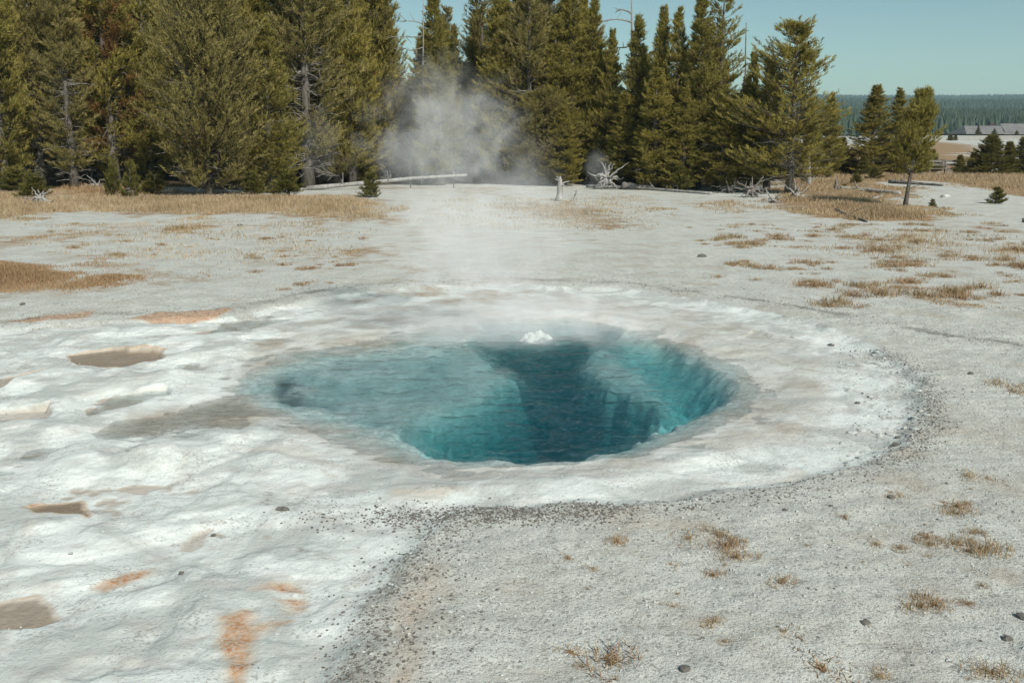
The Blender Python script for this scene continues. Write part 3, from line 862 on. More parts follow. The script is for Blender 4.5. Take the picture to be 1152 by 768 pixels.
VAR = {
    'dense': [variant('dense', 'needle', 11, 2.0, .03, 620, s, gap=.2, shoots=13, k=13, dead=18) for s in (1, 2, 3, 4)],
    'dark': [variant('dense', 'needle', 12, 2.1, .06, 620, s, gap=.24, shoots=13, k=13, dead=30) for s in (5, 6)],
    'rusty': [variant('dense', 'needle', 12, 2.2, .06, 600, 8, gap=.25, shoots=13, k=13, dead=45, rust=.18)],
    'broad': [variant('broad', 'needle_grey', 10, 3.3, .03, 900, s, gap=.18, shoots=14, k=12, dead=150) for s in (11, 12)],
    'open': [variant('open', 'needle_grey', 12, 1.9, .08, 520, s, gap=.36, shoots=12, k=12, dead=90) for s in (15, 16, 17)],
    'clump': [variant('clump', 'needle', 10, 3.3, .10, 760, 21, gap=.40, shoots=14, k=13, dead=60)],
    'tallclump': [variant('open', 'needle', 12, 1.8, .12, 340, s, gap=.42, shoots=13, k=12, dead=40) for s in (24, 25)],
    'young': [variant('young', 'needle_young', 4, 1.05, .02, 260, s, gap=.1, shoots=11, k=12, dead=4) for s in (31, 32, 33)],
    'lean': [variant('clump', 'needle', 5.2, 1.25, .30, 420, 41, gap=.2, shoots=11, k=12, dead=14, lean=.12)],
    'sapling': [variant('young', 'needle_young', 1.4, .55, .02, 60, s, gap=.1, shoots=8, k=12, dead=6) for s in (51, 52)],
}
_cnt = {}


def pine(kind, x, y, z, h, halfw, label, group, rot=None, parts=True, cat='tree', nm='pine_tree'):
    v = VAR[kind]; i = _cnt.get(kind, 0); _cnt[kind] = i + 1
    p = v[i % len(v)]
    e = bpy.data.objects.new(nm, None); C.objects.link(e); e.empty_display_size = .3
    e.location = (x, y, z - .05)
    sz = h / p['H']; sx = (halfw / p['R']) if halfw else sz
    sx = min(max(sx, sz * .55), sz * 1.9)
    e.scale = (sx, sx, sz)
    e.rotation_euler = (0, 0, random.uniform(0, 6.28) if rot is None else rot)
    tag(e, label, cat, group)
    link('trunk', p['trunk'], e)
    c = link('crown', p['crown'], e)
    link('branches', p['branches'], c)
    if p['dead'] and parts: link('dead_twigs', p['dead'], e)
    return e


FRONT = 'pines along the front edge of the forest'
TREES = [
    # px, foot, top, half width px, kind, label
    (6, 214, -130, 50, 'dense', 'thick olive pine cut by the left edge of the photo'),
    (50, 211, -60, 30, 'open', 'thin open pine second from the left edge of the forest'),
    (84, 213, -40, 36, 'open', 'open grey twigged pine behind the forked white dead trunk'),
    (131, 210, -140, 50, 'rusty', 'tall pine with rusty orange patches of dead needles'),
    (172, 209, -60, 38, 'dark', 'dark pine between the rusty pine and the broad grey pine'),
    (236, 219, -28, 66, 'broad', 'broad bushy pine full of grey twigs, widest tree at the left'),
    (305, 217, 22, 38, 'dense', 'cone shaped olive pine standing right of the broad grey pine'),
    (347, 211, -150, 48, 'open', 'very tall pine with pale trunk showing, left of the fallen log'),
    (380, 208, -90, 44, 'dark', 'tall dark pine rising behind the left end of the fallen log'),
    (402, 207, 66, 30, 'dense', 'shorter pointed pine beside the left fringe of the steam'),
    (430, 205, -70, 40, 'dense', 'tall pine behind left half of the steam, left of the sky gap'),
    (492, 205, -4, 40, 'dark', 'dark pine behind the steam, right of the first sky gap'),
    (543, 204, -8, 34, 'open', 'lacy open pine against the sky right above the steam'),
    (570, 206, 38, 34, 'dense', 'mid height pine just right of the lacy pine above the steam'),
    (590, 203, -60, 42, 'dark', 'tall dark pine right of the steam, top cut by the photo edge'),
    (614, 205, -45, 34, 'open', 'tall pine with bare grey trunk showing, right of the steam'),
    (604, 208, 104, 36, 'broad', 'low grey rounded pine at right side of the steam'),
    (642, 206, -12, 46, 'dark', 'big dark pine with layered limbs left of the spiky upturned root'),
    (634, 209, 118, 28, 'dense', 'short olive pine behind the small standing stump'),
    (665, 206, 2, 32, 'dense', 'pine whose tip reaches the top edge above the upturned root'),
    (687, 207, 36, 24, 'dense', 'narrow pine with low tip left of the tall bare snag'),
    (716, 208, 20, 34, 'dark', 'pine wrapped round the tall bare snag'),
    (700, 210, 105, 30, 'dense', 'short pine directly right of the spiky upturned root'),
    (741, 210, 10, 28, 'dense', 'spire tipped pine right of the tall bare snag'),
    (758, 211, 12, 30, 'dark', 'dark pine at right shoulder of the spire tipped pine'),
    (735, 213, 78, 34, 'dense', 'bright olive pine in front of the two spire tipped pines'),
    (783, 212, -6, 38, 'dense', 'tall full pine left of the sparse tufted pine'),
    (806, 212, -14, 30, 'tallclump', 'sparse pine with tufted top, tallest against the right sky'),
    (768, 214, 100, 30, 'dense', 'short pine at the foot of the tall full pine'),
    (812, 215, 110, 28, 'dense', 'short bright pine below the sparse tufted pine'),
    (842, 213, 60, 24, 'dense', 'slim pine right under the bare grey pole'),
    (862, 213, 64, 30, 'dark', 'dark pine hugging the left side of the big clumpy pine'),
    (887, 218, 30, 66, 'clump', 'big clumpy pine with thick dark trunk at right end of forest'),
    (932, 200, 106, 20, 'dense', 'slim pine right behind the big clumpy pine'),
    (918, 198, 150, 20, 'dense', 'short pine in the shade right of the big clumpy pine'),
    (979, 197, 97, 36, 'dense', 'cone shaped pine alone in the meadow, left of the leaning tree'),
    (1006, 197, 100, 24, 'dark', 'dark slender pine between the cone shaped pine and leaning tree'),
]
MEADOW = 'trees in the meadow right of the forest'
for px, fy_, ty, hw, kind, lab in TREES:
    x, y, z = spot(px, fy_)
    top = at_d(px, ty, y)[2]
    pine(kind, x, y, z, top - z, hw * y / FPX * 1.05, lab, FRONT if px < 925 else MEADOW)
x, y, z = spot(1018, 233)
pine('lean', x, y, z, at_d(1030, 105, y)[2] - z, 0.95, 'small leaning pine with bare trunk, nearest tree in the right meadow', MEADOW, rot=0.0)
YOUNG = [(1079, 196, 175, 9, 'smallest pine at left end of the young row before the lodge'), (1094, 197, 172, 10, 'second pine of the young row before the lodge'),
         (1113, 198, 153, 24, 'fullest bushy pine in the young row before the lodge'), (1133, 198, 161, 13, 'narrow pine right of the bushiest one in the young row'),
         (1150, 198, 156, 18, 'young pine of the row cut by the right edge'), (1046, 194, 168, 13, 'young pine just right of the leaning tree crown'),
         (1012, 196, 156, 18, 'young pine filling the gap left of the leaning trunk'), (956, 196, 172, 15, 'low young pine left of the cone shaped meadow pine'),
         (936, 196, 170, 16, 'low young pine right of the slim pine by the forest'), (970, 199, 176, 9, 'young pine touching the left foot of cone shaped pine'),
         (1030, 196, 178, 9, 'small young pine behind the leaning trunk'), (1104, 198, 170, 9, 'little pine wedged left of the bushiest one in the young row')]
for px, fy_, ty, hw, lab in YOUNG:
    x, y, z = spot(px, fy_)
    pine('young', x, y, z, at_d(px, ty, y)[2] - z, hw * y / FPX, lab, 'young pines in the right meadow')
YOUNG += [(927, 193, 160, 14, 'young pine in shade between the slim pine and cone shaped pine'), (945, 192, 156, 15, 'darker young pine behind the low ones left of cone shaped pine'),
          (992, 193, 150, 16, 'young pine wedged between cone shaped pine and dark slender pine'), (1022, 193, 162, 14, 'young pine behind the crown of the leaning tree'),
          (1038, 194, 165, 12, 'young pine at the right edge of the leaning tree crown')]
for px, fy_, ty, hw, lab in YOUNG[-5:]:
    x, y, z = spot(px, fy_)
    pine('young', x, y, z, at_d(px, ty, y)[2] - z, hw * y / FPX, lab, 'young pines in the right meadow')
SAPS = [(418, 222, 196, 11, 'small bushy sapling in front of the fallen log'), (130, 222, 184, 9, 'thin sapling in front of the rusty pine'),
        (148, 224, 186, 9, 'sapling with bare pale stem left of the broad grey pine'), (40, 224, 198, 16, 'round olive sapling by the white driftwood'),
        (1120, 229, 212, 9, 'lone little sapling in dry grass at the far right'), (963, 208, 196, 7, 'sapling left of the two by the fallen trunk in meadow'),
        (983, 202, 190, 8, 'sapling at the foot of the cone shaped meadow pine'), (949, 213, 207, 6, 'tiny green shrub beside the broken post stump'),
        (1009, 199, 190, 5, 'tiny sapling left of the leaning trunk'), (325, 221, 194, 16, 'grey green sapling at left end of the fallen log'),
        (20, 216, 192, 20, 'shrubby sapling at the left edge of the forest'), (175, 219, 196, 14, 'bushy sapling in shade left of the broad grey pine'),
        (762, 215, 190, 12, 'sapling at the forest foot left of the dark root pile'), (283, 219, 196, 14, 'low sapling right of the broad grey pine'),
        (1049, 233, 224, 4, 'tiny sprig in dry grass right of the leaning trunk')]
for px, fy_, ty, hw, lab in SAPS:
    x, y, z = spot(px, fy_)
    pine('sapling', x, y, z, at_d(px, ty, y)[2] - z, hw * y / FPX, lab, 'pine saplings at the forest edge', nm='pine_sapling', cat='sapling')

# the forest behind the front row
def sky_limit(px):
    return np.interp(px, [-300, 430, 447, 462, 475, 512, 520, 530, 545, 660, 680, 700, 730, 790, 812, 830, 850, 880, 915], [-200, -120, 45, 45, -10, 0, 40, 40, -60, -60, 35, 50, 35, 20, 40, 72, 90, 110, 125])


rr = np.random.default_rng(77)
for row, (dist, step) in enumerate([(63, 30), (70, 30), (79, 28), (92, 27)]):
    px = -170 + rr.uniform(0, 20)
    while px < 905:
        d_ = dist + rr.uniform(-3, 3); x = (px - 576) / FPX * d_ * 1.0
        z = float(hz(x, d_)[0])
        top = max(sky_limit(px) + rr.uniform(8, 80), -90 - 25 * row)
        h = at_d(px, top, d_)[2] - z
        kind = ['dark', 'dense', 'open', 'dark', 'dense'][rr.integers(5)]
        lab = {'dark': 'dark pine deep in the forest, mostly hidden by the front row', 'dense': 'full olive pine deep in the forest behind the front row',
               'open': 'thin grey twigged pine deep in the forest behind the front row'}[kind]
        pine(kind, x, d_, z, h, rr.uniform(1.6, 2.3), lab, 'pines deep in the forest', parts=row < 2)
        px += step * rr.uniform(.75, 1.3)


# ------------------------------------------------------------------ dead trees, logs, roots
def snag(px, fy_, top, rad, lab, limbs, dark=False, lean=0, seed=0, nm='dead_tree', depth=None):
    x, y, z = spot(px, fy_)
    if depth: x, y = (px - 576) / FPX * depth, depth; z = float(hz(x, y)[0])
    tp = at_d(px + lean, top, y); r = np.random.default_rng(seed)
    e = bpy.data.objects.new(nm, None); C.objects.link(e); e.location = (x, y, z - .05)
    tag(e, lab, 'dead tree', 'standing dead trees')
    P = wob((0, 0, 0), (tp[0] - x, 0, tp[2] - z), 8, .02, r)
    mb = MB(); mb.tube(P, np.linspace(rad, rad * .25, 8), 7)
    mt = M[dark if isinstance(dark, str) else 'darkdead' if dark else 'dead']
    link('trunk', mb.mesh('trunk', [mt], True), e)
    for (t, az, L, rise, sub) in limbs:
        b = MB(); p0 = np.array([np.interp(t * 7, np.arange(8), P[:, j]) for j in range(3)])
        u = np.linspace(0, 1, 7)
        p = p0 + np.stack([math.cos(az) * L * u, math.sin(az) * L * u, rise * L * (u * 1.6 - u ** 2 * 1.4) + .0 * u], 1) + np.cumsum(r.normal(0, .03 * L, (7, 3)), 0) * .5
        b.tube(p, np.linspace(rad * .4, .012, 7), 5)
        for q in range(sub):
            s = p[r.integers(2, 6)]; dd = r.normal(0, 1, 3) * .3 * L + np.array([math.cos(az), math.sin(az), -.2]) * .25 * L
            b.tube(wob(s, s + dd, 4, .03, r), np.linspace(.025, .008, 4), 4)
        link('branch', b.mesh('branch', [mt], True), e)
    return e


snag(711, 206, -8, .15, 'tall bare snag sticking up above the pines against the sky', [(.86, math.pi, 1.5, .25, 4), (.80, 0.2, 1.0, .5, 3), (.74, math.pi, 1.0, -.3, 3), (.68, .1, 1.2, .3, 3), (.9, 2.9, .9, .7, 4), (.6, 3.3, .9, .2, 2)], dark='twig', seed=5, depth=60)
snag(476, 204, -10, .09, 'dead pine with drooping curved grey limbs above the steam', [(.84, math.pi, 1.4, .2, 3), (.78, 3.0, 1.9, -.1, 4), (.72, 3.3, 1.3, -.3, 4), (.66, .2, .8, .2, 2), (.6, 3.1, 1.0, -.4, 3)], dark='twig', seed=6, depth=61)
snag(833, 208, 24, .10, 'bare grey pole leaning above the slim pine at right', [(.9, 1, .2, .2, 0)], dark=True, lean=7, seed=7, depth=60)
snag(463, 206, 92, .028, 'thin bare trunk standing inside the left of the steam', [(.5, 3, .6, .3, 1), (.7, .3, .5, .3, 1)], dark='limb', seed=8, depth=57)
snag(511, 206, 98, .028, 'thin bare trunk standing inside the right of the steam', [(.6, 3, .5, .3, 1)], dark='limb', seed=9, depth=57)
snag(101, 207, 145, .11, 'forked white dead trunk before the dark forest at left', [(.25, .2, 1.1, .9, 2), (.3, 3.0, .8, .4, 1), (.15, .1, 1.0, .1, 1), (.5, .1, .8, .8, 1)], lean=12, seed=10)
snag(752, 211, 170, .07, 'leaning white dead stem between the upturned root and the root pile', [(.6, 2.8, .6, .5, 1), (.05, .1, .5, .5, 0)], lean=-9, seed=11)
snag(38, 213, 195, .09, 'short white dead stem at the left edge of the forest', [(.8, .5, .4, .3, 0)], seed=12)
snag(910, 208, 165, .14, 'grey broken trunk standing right of the big clumpy pine', [(.45, 2.4, .8, .9, 2), (.2, .4, .5, -.2, 1), (.3, 3.2, .6, .2, 1)], seed=13)
snag(691, 205, 120, .06, 'thin curved white dead stem behind the spiky upturned root', [(.7, 3.0, .9, .9, 1), (.9, .2, .6, .3, 1)], seed=14)
snag(660, 207, 150, .05, 'thin grey stem between the standing stump and upturned root', [(.6, .3, .5, .9, 1)], lean=5, seed=15)


def log(pts, rad0, rad1, lab, nm='fallen_log', mat='dead', branches=0, seed=0, cat='log', group='fallen logs at the forest edge', lift=.8):
    r = np.random.default_rng(seed)
    W = np.array([spot(*p) if len(p) == 2 else at_d(*p) for p in pts]); c = W.mean(0)
    n = 14; t = np.linspace(0, 1, n); tt = np.linspace(0, 1, len(W))
    P = np.stack([np.interp(t, tt, W[:, i]) for i in range(3)], 1) - c
    rad = np.linspace(rad0, rad1, n) * r.uniform(.9, 1.1, n)
    P[:, 2] += rad * lift; P[:, 1] += r.normal(0, .03, n)
    mb = MB(); mb.tube(P, rad, 8)
    e = bpy.data.objects.new(nm, None); C.objects.link(e); e.location = c
    tag(e, lab, cat, group)
    link('trunk', mb.mesh('trunk', [M[mat]], True), e)
    for q in range(branches):
        b = MB(); i = r.integers(1, n - 1); a = r.uniform(0, 3.14); L = r.uniform(.3, .9)
        d = np.array([r.normal(0, .4), -abs(r.normal(.2, .4)), r.uniform(-.2, .9)]); d /= np.linalg.norm(d)
        b.tube(wob(P[i], P[i] + d * L, 5, .04, r), np.linspace(rad[i] * .35, .01, 5), 5)
        link('branch_stub', b.mesh('branch_stub', [M[mat]], True), e)
    return e


log([(345, 212, 55), (430, 204, 56), (470, 200, 56.5), (525, 197, 57)], .125, .07, 'long pale fallen log running from the forest into the steam', branches=11, seed=1, lift=0)
log([(660, 211), (720, 213), (800, 219)], .10, .07, 'thin grey fallen log along forest foot right of the upturned root', branches=4, seed=2)
log([(941, 215), (970, 216), (1012, 219)], .15, .10, 'grey fallen trunk lying in the right meadow beside the broken post', branches=5, seed=3)
log([(940, 238), (955, 244), (975, 250)], .07, .04, 'dark broken limb lying in the dry grass of the right meadow', 'fallen_limb', 'darkdead', 3, 4)
log([(982, 225), (990, 222), (994, 219)], .07, .04, 'short pale broken limb before the fallen trunk in meadow', 'fallen_limb', 'dead', 2, 5)
log([(1000, 206), (1060, 209)], .12, .07, 'dark fallen trunk in dry grass right of the leaning tree', 'fallen_log', 'darkdead', 3, 6)
log([(1150, 250), (1180, 252)], .08, .05, 'dark limb at the right edge behind the white flats', 'fallen_limb', 'darkdead', 2, 7)
log([(700, 213), (735, 214)], .22, .16, 'dark log in shade at forest foot right of the upturned root', 'fallen_log', 'darkdead', 2, 8)


def roots(px, py, size, lab, nroot, seed, nm='upturned_root', mat='dead', spread=1.0, group='upturned roots and stumps', hub=.18, upright=.6):
    r = np.random.default_rng(seed)
    x, y, z = spot(px, py)
    e = bpy.data.objects.new(nm, None); C.objects.link(e); e.location = (x, y, z)
    tag(e, lab, 'dead roots', group)
    hubz = size * .42 * upright / .6
    mb = MB(); mb.tube(wob((0, .25 * size, hubz * .5), (0, -.12 * size, hubz), 5, .02, r), np.array([.5, .9, 1.1, .9, .4]) * hub * size, 8)
    link('stump', mb.mesh('stump', [M[mat]], True), e)
    for q in range(nroot):
        a = 2 * math.pi * (q + r.uniform(-.3, .3)) / nroot
        L = size * r.uniform(.35, .62)
        d = np.array([math.cos(a) * spread, r.uniform(-.55, .2), math.sin(a)])
        end = np.array([0, -.1 * size, hubz]) + d * L
        if end[2] < .02: end[2] = .02
        b = MB(); P = wob((0, -.05 * size, hubz), end, 7, .075 * size, r); P[:, 2] = np.maximum(P[:, 2], .015)
        b.tube(P, np.linspace(.060, .012, 7) * size, 6)
        if r.uniform() < .8:
            s = P[r.integers(2, 5)]; b.tube(wob(s, s + (end - s) * .6 + r.normal(0, .16, 3) * size, 5, .03 * size, r), np.linspace(.028, .007, 5) * size, 5)
        link('root', b.mesh('root', [M[mat]], True), e)
    return e


roots(682, 213, 1.45, 'spiky white upturned root in front of the forest, right of the steam', 17, 3)
roots(845, 222, 1.25, 'dark tangled root pile left of the big clumpy pine', 15, 4, 'root_pile', 'darkdead', upright=.45)
roots(868, 228, .8, 'pale low roots in front of the big clumpy pine trunk', 9, 5, 'root_pile', 'dead', 1.4, upright=.2)
roots(895, 224, 1.1, 'grey roots spread at the foot of the big clumpy pine', 10, 6, 'root_pile', 'dead', 1.3, upright=.2)
roots(48, 230, 1.0, 'white driftwood tangle by the round sapling at far left', 11, 7, 'driftwood_pile', 'dead', 1.4, upright=.35)
roots(110, 213, .9, 'white roots at the foot of the forked dead trunk', 8, 8, 'root_pile', 'dead', 1.3, upright=.35)
roots(820, 217, 1.1, 'dark roots under the left side of the root pile', 9, 9, 'root_pile', 'darkdead', 1.3, upright=.3)
roots(455, 203, 1.2, 'grey roots behind the fallen log in the steam', 9, 10, 'root_pile', 'dead', 1.3, upright=.35)


def stump(px, py, h, rad, lab, seed, mat='dead'):
    r = np.random.default_rng(seed); x, y, z = spot(px, py)
    e = bpy.data.objects.new('stump', None); C.objects.link(e); e.location = (x, y, z - .03)
    tag(e, lab, 'stump', 'upturned roots and stumps')
    mb = MB(); n = 7
    P = wob((0, 0, 0), (r.normal(0, .08), 0, h), n, .02, r)
    mb.tube(P, rad * np.array([1.5, .95, .8, .85, .7, .55, .15]), 9)
    link('trunk', mb.mesh('trunk', [M[mat]], True), e)
    for q in range(4):
        a = q * 1.57 + r.uniform(0, 1); b = MB(); L = h * r.uniform(.3, .55); k = r.integers(1, 6)
        b.tube(wob(P[k], P[k] + np.array([math.cos(a) * L * .8, math.sin(a) * L * .8, L * r.uniform(-.4, .6)]), 5, .03, r), np.linspace(rad * .4, .012, 5), 5)
        link('branch_stub', b.mesh('branch_stub', [M[mat]], True), e)


stump(629, 226, 1.15, .16, 'small pale standing stump with spiky top right of the steam', 1)
stump(939, 216, .75, .10, 'short dark broken post in the right meadow', 2, 'darkdead')
stump(645, 226, .5, .05, 'tiny grey stub beside the small standing stump', 3)
stump(440, 205, .8, .12, 'jagged grey stump rising behind the fallen log', 4)


# ------------------------------------------------------------------ grass
def blades(X, Y, Z, Hh, Wd, r, lean=.5, k=1):
    n = len(X); a = r.uniform(0, 6.28, n); tl = np.abs(r.normal(0, lean, n))
    base = np.stack([X, Y, Z - .01], 1)
    b = r.uniform(0, 6.28, n)
    side = np.stack([np.cos(b), np.sin(b), np.zeros(n)], 1) * Wd[:, None]
    mid = base + np.stack([np.cos(a) * tl * .35, np.sin(a) * tl * .35, np.full(n, .6)], 1) * Hh[:, None]
    tip = base + np.stack([np.cos(a) * tl, np.sin(a) * tl, np.full(n, 1.)], 1) * Hh[:, None]
    V = np.stack([base - side, base + side, mid - side * .7, mid + side * .7, tip], 1).reshape(-1, 3)
    o = np.arange(n)[:, None] * 5
    T = np.concatenate([o + [0, 1, 3], o + [0, 3, 2], o + [2, 3, 4]])
    return V, T


def grass_patch(name, P, n, hh, mat, lab, seed, thr=-.1, warp=.06):
    r = np.random.default_rng(seed)
    lo, hi = P.min(0), P.max(0)
    # even cover as seen along the ground: thinner far away
    Y = np.exp(r.uniform(math.log(lo[1]), math.log(hi[1]), n * 3)); X = r.uniform(lo[0], hi[0], n * 3)
    w = Y * warp
    s = sdist(X + w * fbm(X, Y, 3, 3, seed), Y + 1.6 * w * fbm(X, Y, 4, 3, seed + 1), P)
    edge = sstep(0, -(.8 + .05 * Y), s)
    ok = (s < 0) & (fbm(X, Y * .6, 1.6, 4, seed + 2, .65) + .35 * edge + .25 * edge > thr + .75 * r.uniform(0, 1, len(X)))
    X, Y, edge = X[ok][:n], Y[ok][:n], edge[ok][:n]
    # gather blades into tussocks
    X = X + r.normal(0, .05, len(X)); Y = Y + r.normal(0, .05, len(X))
    Z = hz(X, Y); H = hh * r.uniform(.45, 1.3, len(X)) * np.repeat(1., len(X)) * (.35 + .65 * edge); Wd = (.004 + Y * .00018) * r.uniform(.7, 1.3, len(X))
    V, T = blades(X, Y, Z, H, Wd, r)
    tone = np.repeat(np.clip(.5 + .45 * fbm(X, Y, 2.5, 3, seed + 3) + r.normal(0, .2, len(X)), 0, 1), 5)
    o = link(name, mesh_np(name, V, T, [M[mat]], False, {'tone': tone}))
    tag(o, lab, 'grass', kind='stuff')


G = GRASS_AREAS
grass_patch('dry_grass', G[0][0], 52000, .22, 'grass', 'pale dry grass along the foot of the left forest', 1, -.2)
grass_patch('orange_grass', G[1][0], 26000, .15, 'grass_orange', 'orange dry grass patch at the left edge of the flats', 2, -.12, .06)
grass_patch('thin_grass', G[2][0], 3500, .14, 'grass', 'thin yellow grass strip behind the orange grass patch', 3, -.05)
grass_patch('thin_grass', G[3][0], 6500, .12, 'grass_orange', 'sparse rusty grass right of the orange grass patch', 4, .02)
grass_patch('thin_grass', G[4][0], 3500, .16, 'grass', 'small olive grass strip before the left meadow', 5, -.2)
grass_patch('thin_grass', G[5][0], 4500, .15, 'grass', 'faint dry grass behind the steam before the standing stump', 6, .02)
grass_patch('thin_grass', G[6][0], 3500, .15, 'grass', 'faint dry grass before the forest foot right of the upturned root', 7, .02)
grass_patch('dry_grass', G[7][0], 40000, .26, 'grass', 'tall pale dry grass around the leaning tree', 8, -.3)
grass_patch('dry_grass', G[8][0], 34000, .30, 'grass', 'dry meadow grass before the young pine row at right', 9, -.3)
grass_patch('thin_grass', G[11][0], 5000, .10, 'grass_orange', 'low rusty grass line behind the pool at right', 11, -.05)
grass_patch('thin_grass', G[12][0], 3500, .09, 'grass_orange', 'orange grass fringe at the right edge beside the pool', 12, -.15)
grass_patch('thin_grass', G[10][0], 9000, .09, 'grass', 'sparse tan grass spread over the right flats', 14, .25)
grass_patch('thin_grass', poly([(450, 222), (760, 216), (800, 250), (700, 270), (520, 265), (400, 262)]), 7000, .10, 'grass', 'sparse tan grass on the flats behind the steam', 15, .25)
grass_patch('thin_grass', poly([(0, 246), (430, 246), (460, 285), (260, 310), (130, 300), (0, 296)]), 8000, .09, 'grass', 'sparse tan grass between the two left grass patches', 16, .28)
shrub_under = poly([(60, 212), (110, 210), (200, 214), (200, 220), (60, 219)])
grass_patch('underbrush', shrub_under, 4500, .5, 'grass_orange', 'reddish brown brush in the shade of the left forest', 13, -.3)


def tuft_mesh(seed, n, rad, hh, flat=.9):
    r = np.random.default_rng(seed)
    a = r.uniform(0, 6.28, n); d = np.abs(r.normal(0, rad, n)).clip(0, rad * 1.3)
    X, Y = np.cos(a) * d, np.sin(a) * d * .8
    H = hh * r.uniform(.4, 1.25, n); Wd = np.full(n, .0026) * r.uniform(.7, 1.4, n) * (rad / .1) ** .5
    V, T = blades(X, Y, np.zeros(n), H, Wd, r, flat)
    m = 16; ta = np.arange(m) * 2 * math.pi / m; tr = rad * .95 * r.uniform(.35, 1.1, m)
    D = np.concatenate([np.stack([np.cos(ta) * tr, np.sin(ta) * tr * .8, np.full(m, -.02)], 1), [[0, 0, hh * .10]]])
    T = np.concatenate([T, len(V) + np.array([[q, (q + 1) % m, m] for q in range(m)])]); V = np.concatenate([V, D])
    tn = np.concatenate([np.repeat(np.clip(.30 + r.normal(0, .28, n), 0, 1), 5), np.full(m + 1, .12)])
    return V, T, tn
    return V, T, np.repeat(np.clip(.30 + r.normal(0, .28, n), 0, 1), 5)


TUFTM = []
for s in range(7):
    V, T, tn = tuft_mesh(100 + s, [130, 90, 200, 60, 150, 45, 130][s], [.09, .06, .14, .05, .12, .07, .16][s], [.06, .05, .07, .045, .08, .035, .045][s])
    TUFTM.append((mesh_np('tuft', V, T, [M['grass']], False, {'tone': tn}), mesh_np('tuft', V, T, [M['grass_orange']], False, {'tone': tn})))
rt = np.random.default_rng(55)


def tuft(px, py, s, lab, grp, orange=None):
    x, y, z = spot(px, py)
    o = link('grass_tuft', TUFTM[rt.integers(7)][int(rt.uniform() < .45) if orange is None else orange], None, (x, y, z))
    o.scale = (s * rt.uniform(.8, 1.4), s * rt.uniform(.8, 1.2), s * rt.uniform(.8, 1.1)); o.rotation_euler = (0, 0, rt.uniform(0, 6.28))
    tag(o, lab, 'grass tuft', grp)


SINGLE = [(776, 606, 1.0, 'brown tuft at the left end of the tuft row below the pool at right'), (802, 610, .8, 'second brown tuft in the short row right of centre foreground'),
          (820, 614, .9, 'third brown tuft in the short row right of centre foreground'), (829, 627, .8, 'brown tuft at lower right end of the short tuft row'),
          (693, 609, .9, 'small brown tuft on bare crust below the middle of the pool'), (638, 628, .5, 'tiny lone sprig on bare crust in the centre foreground'),
          (880, 655, .9, 'tan tuft alone in the middle of the right foreground'), (762, 668, .8, 'tan tuft on bare crust left of the right foreground tufts'),
          (760, 641, .5, 'tiny tuft above the tan tuft in the foreground'), (1095, 600, 1.4, 'dark brown matted tuft, largest in the right foreground'),
          (1080, 612, 1.1, 'matted tuft touching the largest one at its lower left'), (1108, 620, 1.1, 'matted tuft touching the largest one at its lower right'),
          (1040, 590, .9, 'tan tuft left of the largest matted tuft'), (1030, 606, .8, 'low tan tuft just below and left of the matted tufts'),
          (1105, 658, .9, 'tan low tuft below the matted tufts near the right edge'), (690, 745, 1.4, 'brown spreading tuft at the bottom edge right of centre'),
          (655, 750, .9, 'thin brown tuft left of the spreading one at bottom edge'), (880, 710, 1.2, 'tan tuft in the lower right foreground before dark long rock'),
          (900, 718, .9, 'small tuft touching the lower right foreground tan tuft'), (925, 752, 1.3, 'brown tuft at the bottom edge near the right'),
          (950, 582, .5, 'tiny sprig right of the pool beside the small dark rock'), (1088, 536, 1.0, 'thin tan tuft line at right of the pool gravel loop'),
          (1110, 538, .8, 'thin tan tuft right of the tuft line by the gravel loop'), (985, 612, .7, 'low tan tuft in the middle of the right foreground crust'),
          (808, 312, 2.6, 'wide rusty tuft behind the pool on its right'), (1120, 432, 2.0, 'orange tuft at the right edge, level with the pool'),
          (1140, 441, 1.8, 'orange tuft just below the right edge tuft by the pool'), (206, 258, 3.2, 'olive tuft on bare ground before the left meadow')]
for px, py, s, lab in SINGLE:
    tuft(px, py, s, lab, 'dry tufts on the bare crust')
n = 0
while n < 210:
    py = 252 + 95 * rt.uniform() ** 1.1; px = rt.uniform(740, 1160)
    if px < 740 + (py - 250) * 1.6: continue
    if perlin(px / 45, py / 14, 5) < -.05: continue
    tuft(px, py, rt.uniform(.9, 2.4), 'small dry tuft on the pale flats behind the pool at right', 'tufts scattered on the right flats'); n += 1
n = 0
while n < 34:
    px = rt.normal(345, 50); py = rt.normal(295, 14)
    if px < 265 or px > 460: continue
    tuft(px, py, rt.uniform(.8, 1.6), 'small brown tuft on the pale flats behind the pool at left', 'tufts scattered on the left flats'); n += 1
n = 0
while n < 26:
    px = rt.uniform(0, 260); py = rt.uniform(252, 290)
    if perlin(px / 40, py / 12, 8) < 0: continue
    tuft(px, py, rt.uniform(1.0, 2.0), 'small dry tuft on pale ground between left meadow and orange grass', 'tufts at the far left'); n += 1
n = 0
while n < 46:
    px, py = (rt.uniform(1000, 1150), rt.uniform(545, 640)) if n < 24 else (rt.uniform(640, 1152), rt.uniform(600, 765))
    if perlin(px / 50, py / 25, 9) < .0: continue
    tuft(px, py, rt.uniform(.35, .85), 'thin dry sprig on the granular crust of the right foreground', 'sprigs in the right foreground'); n += 1


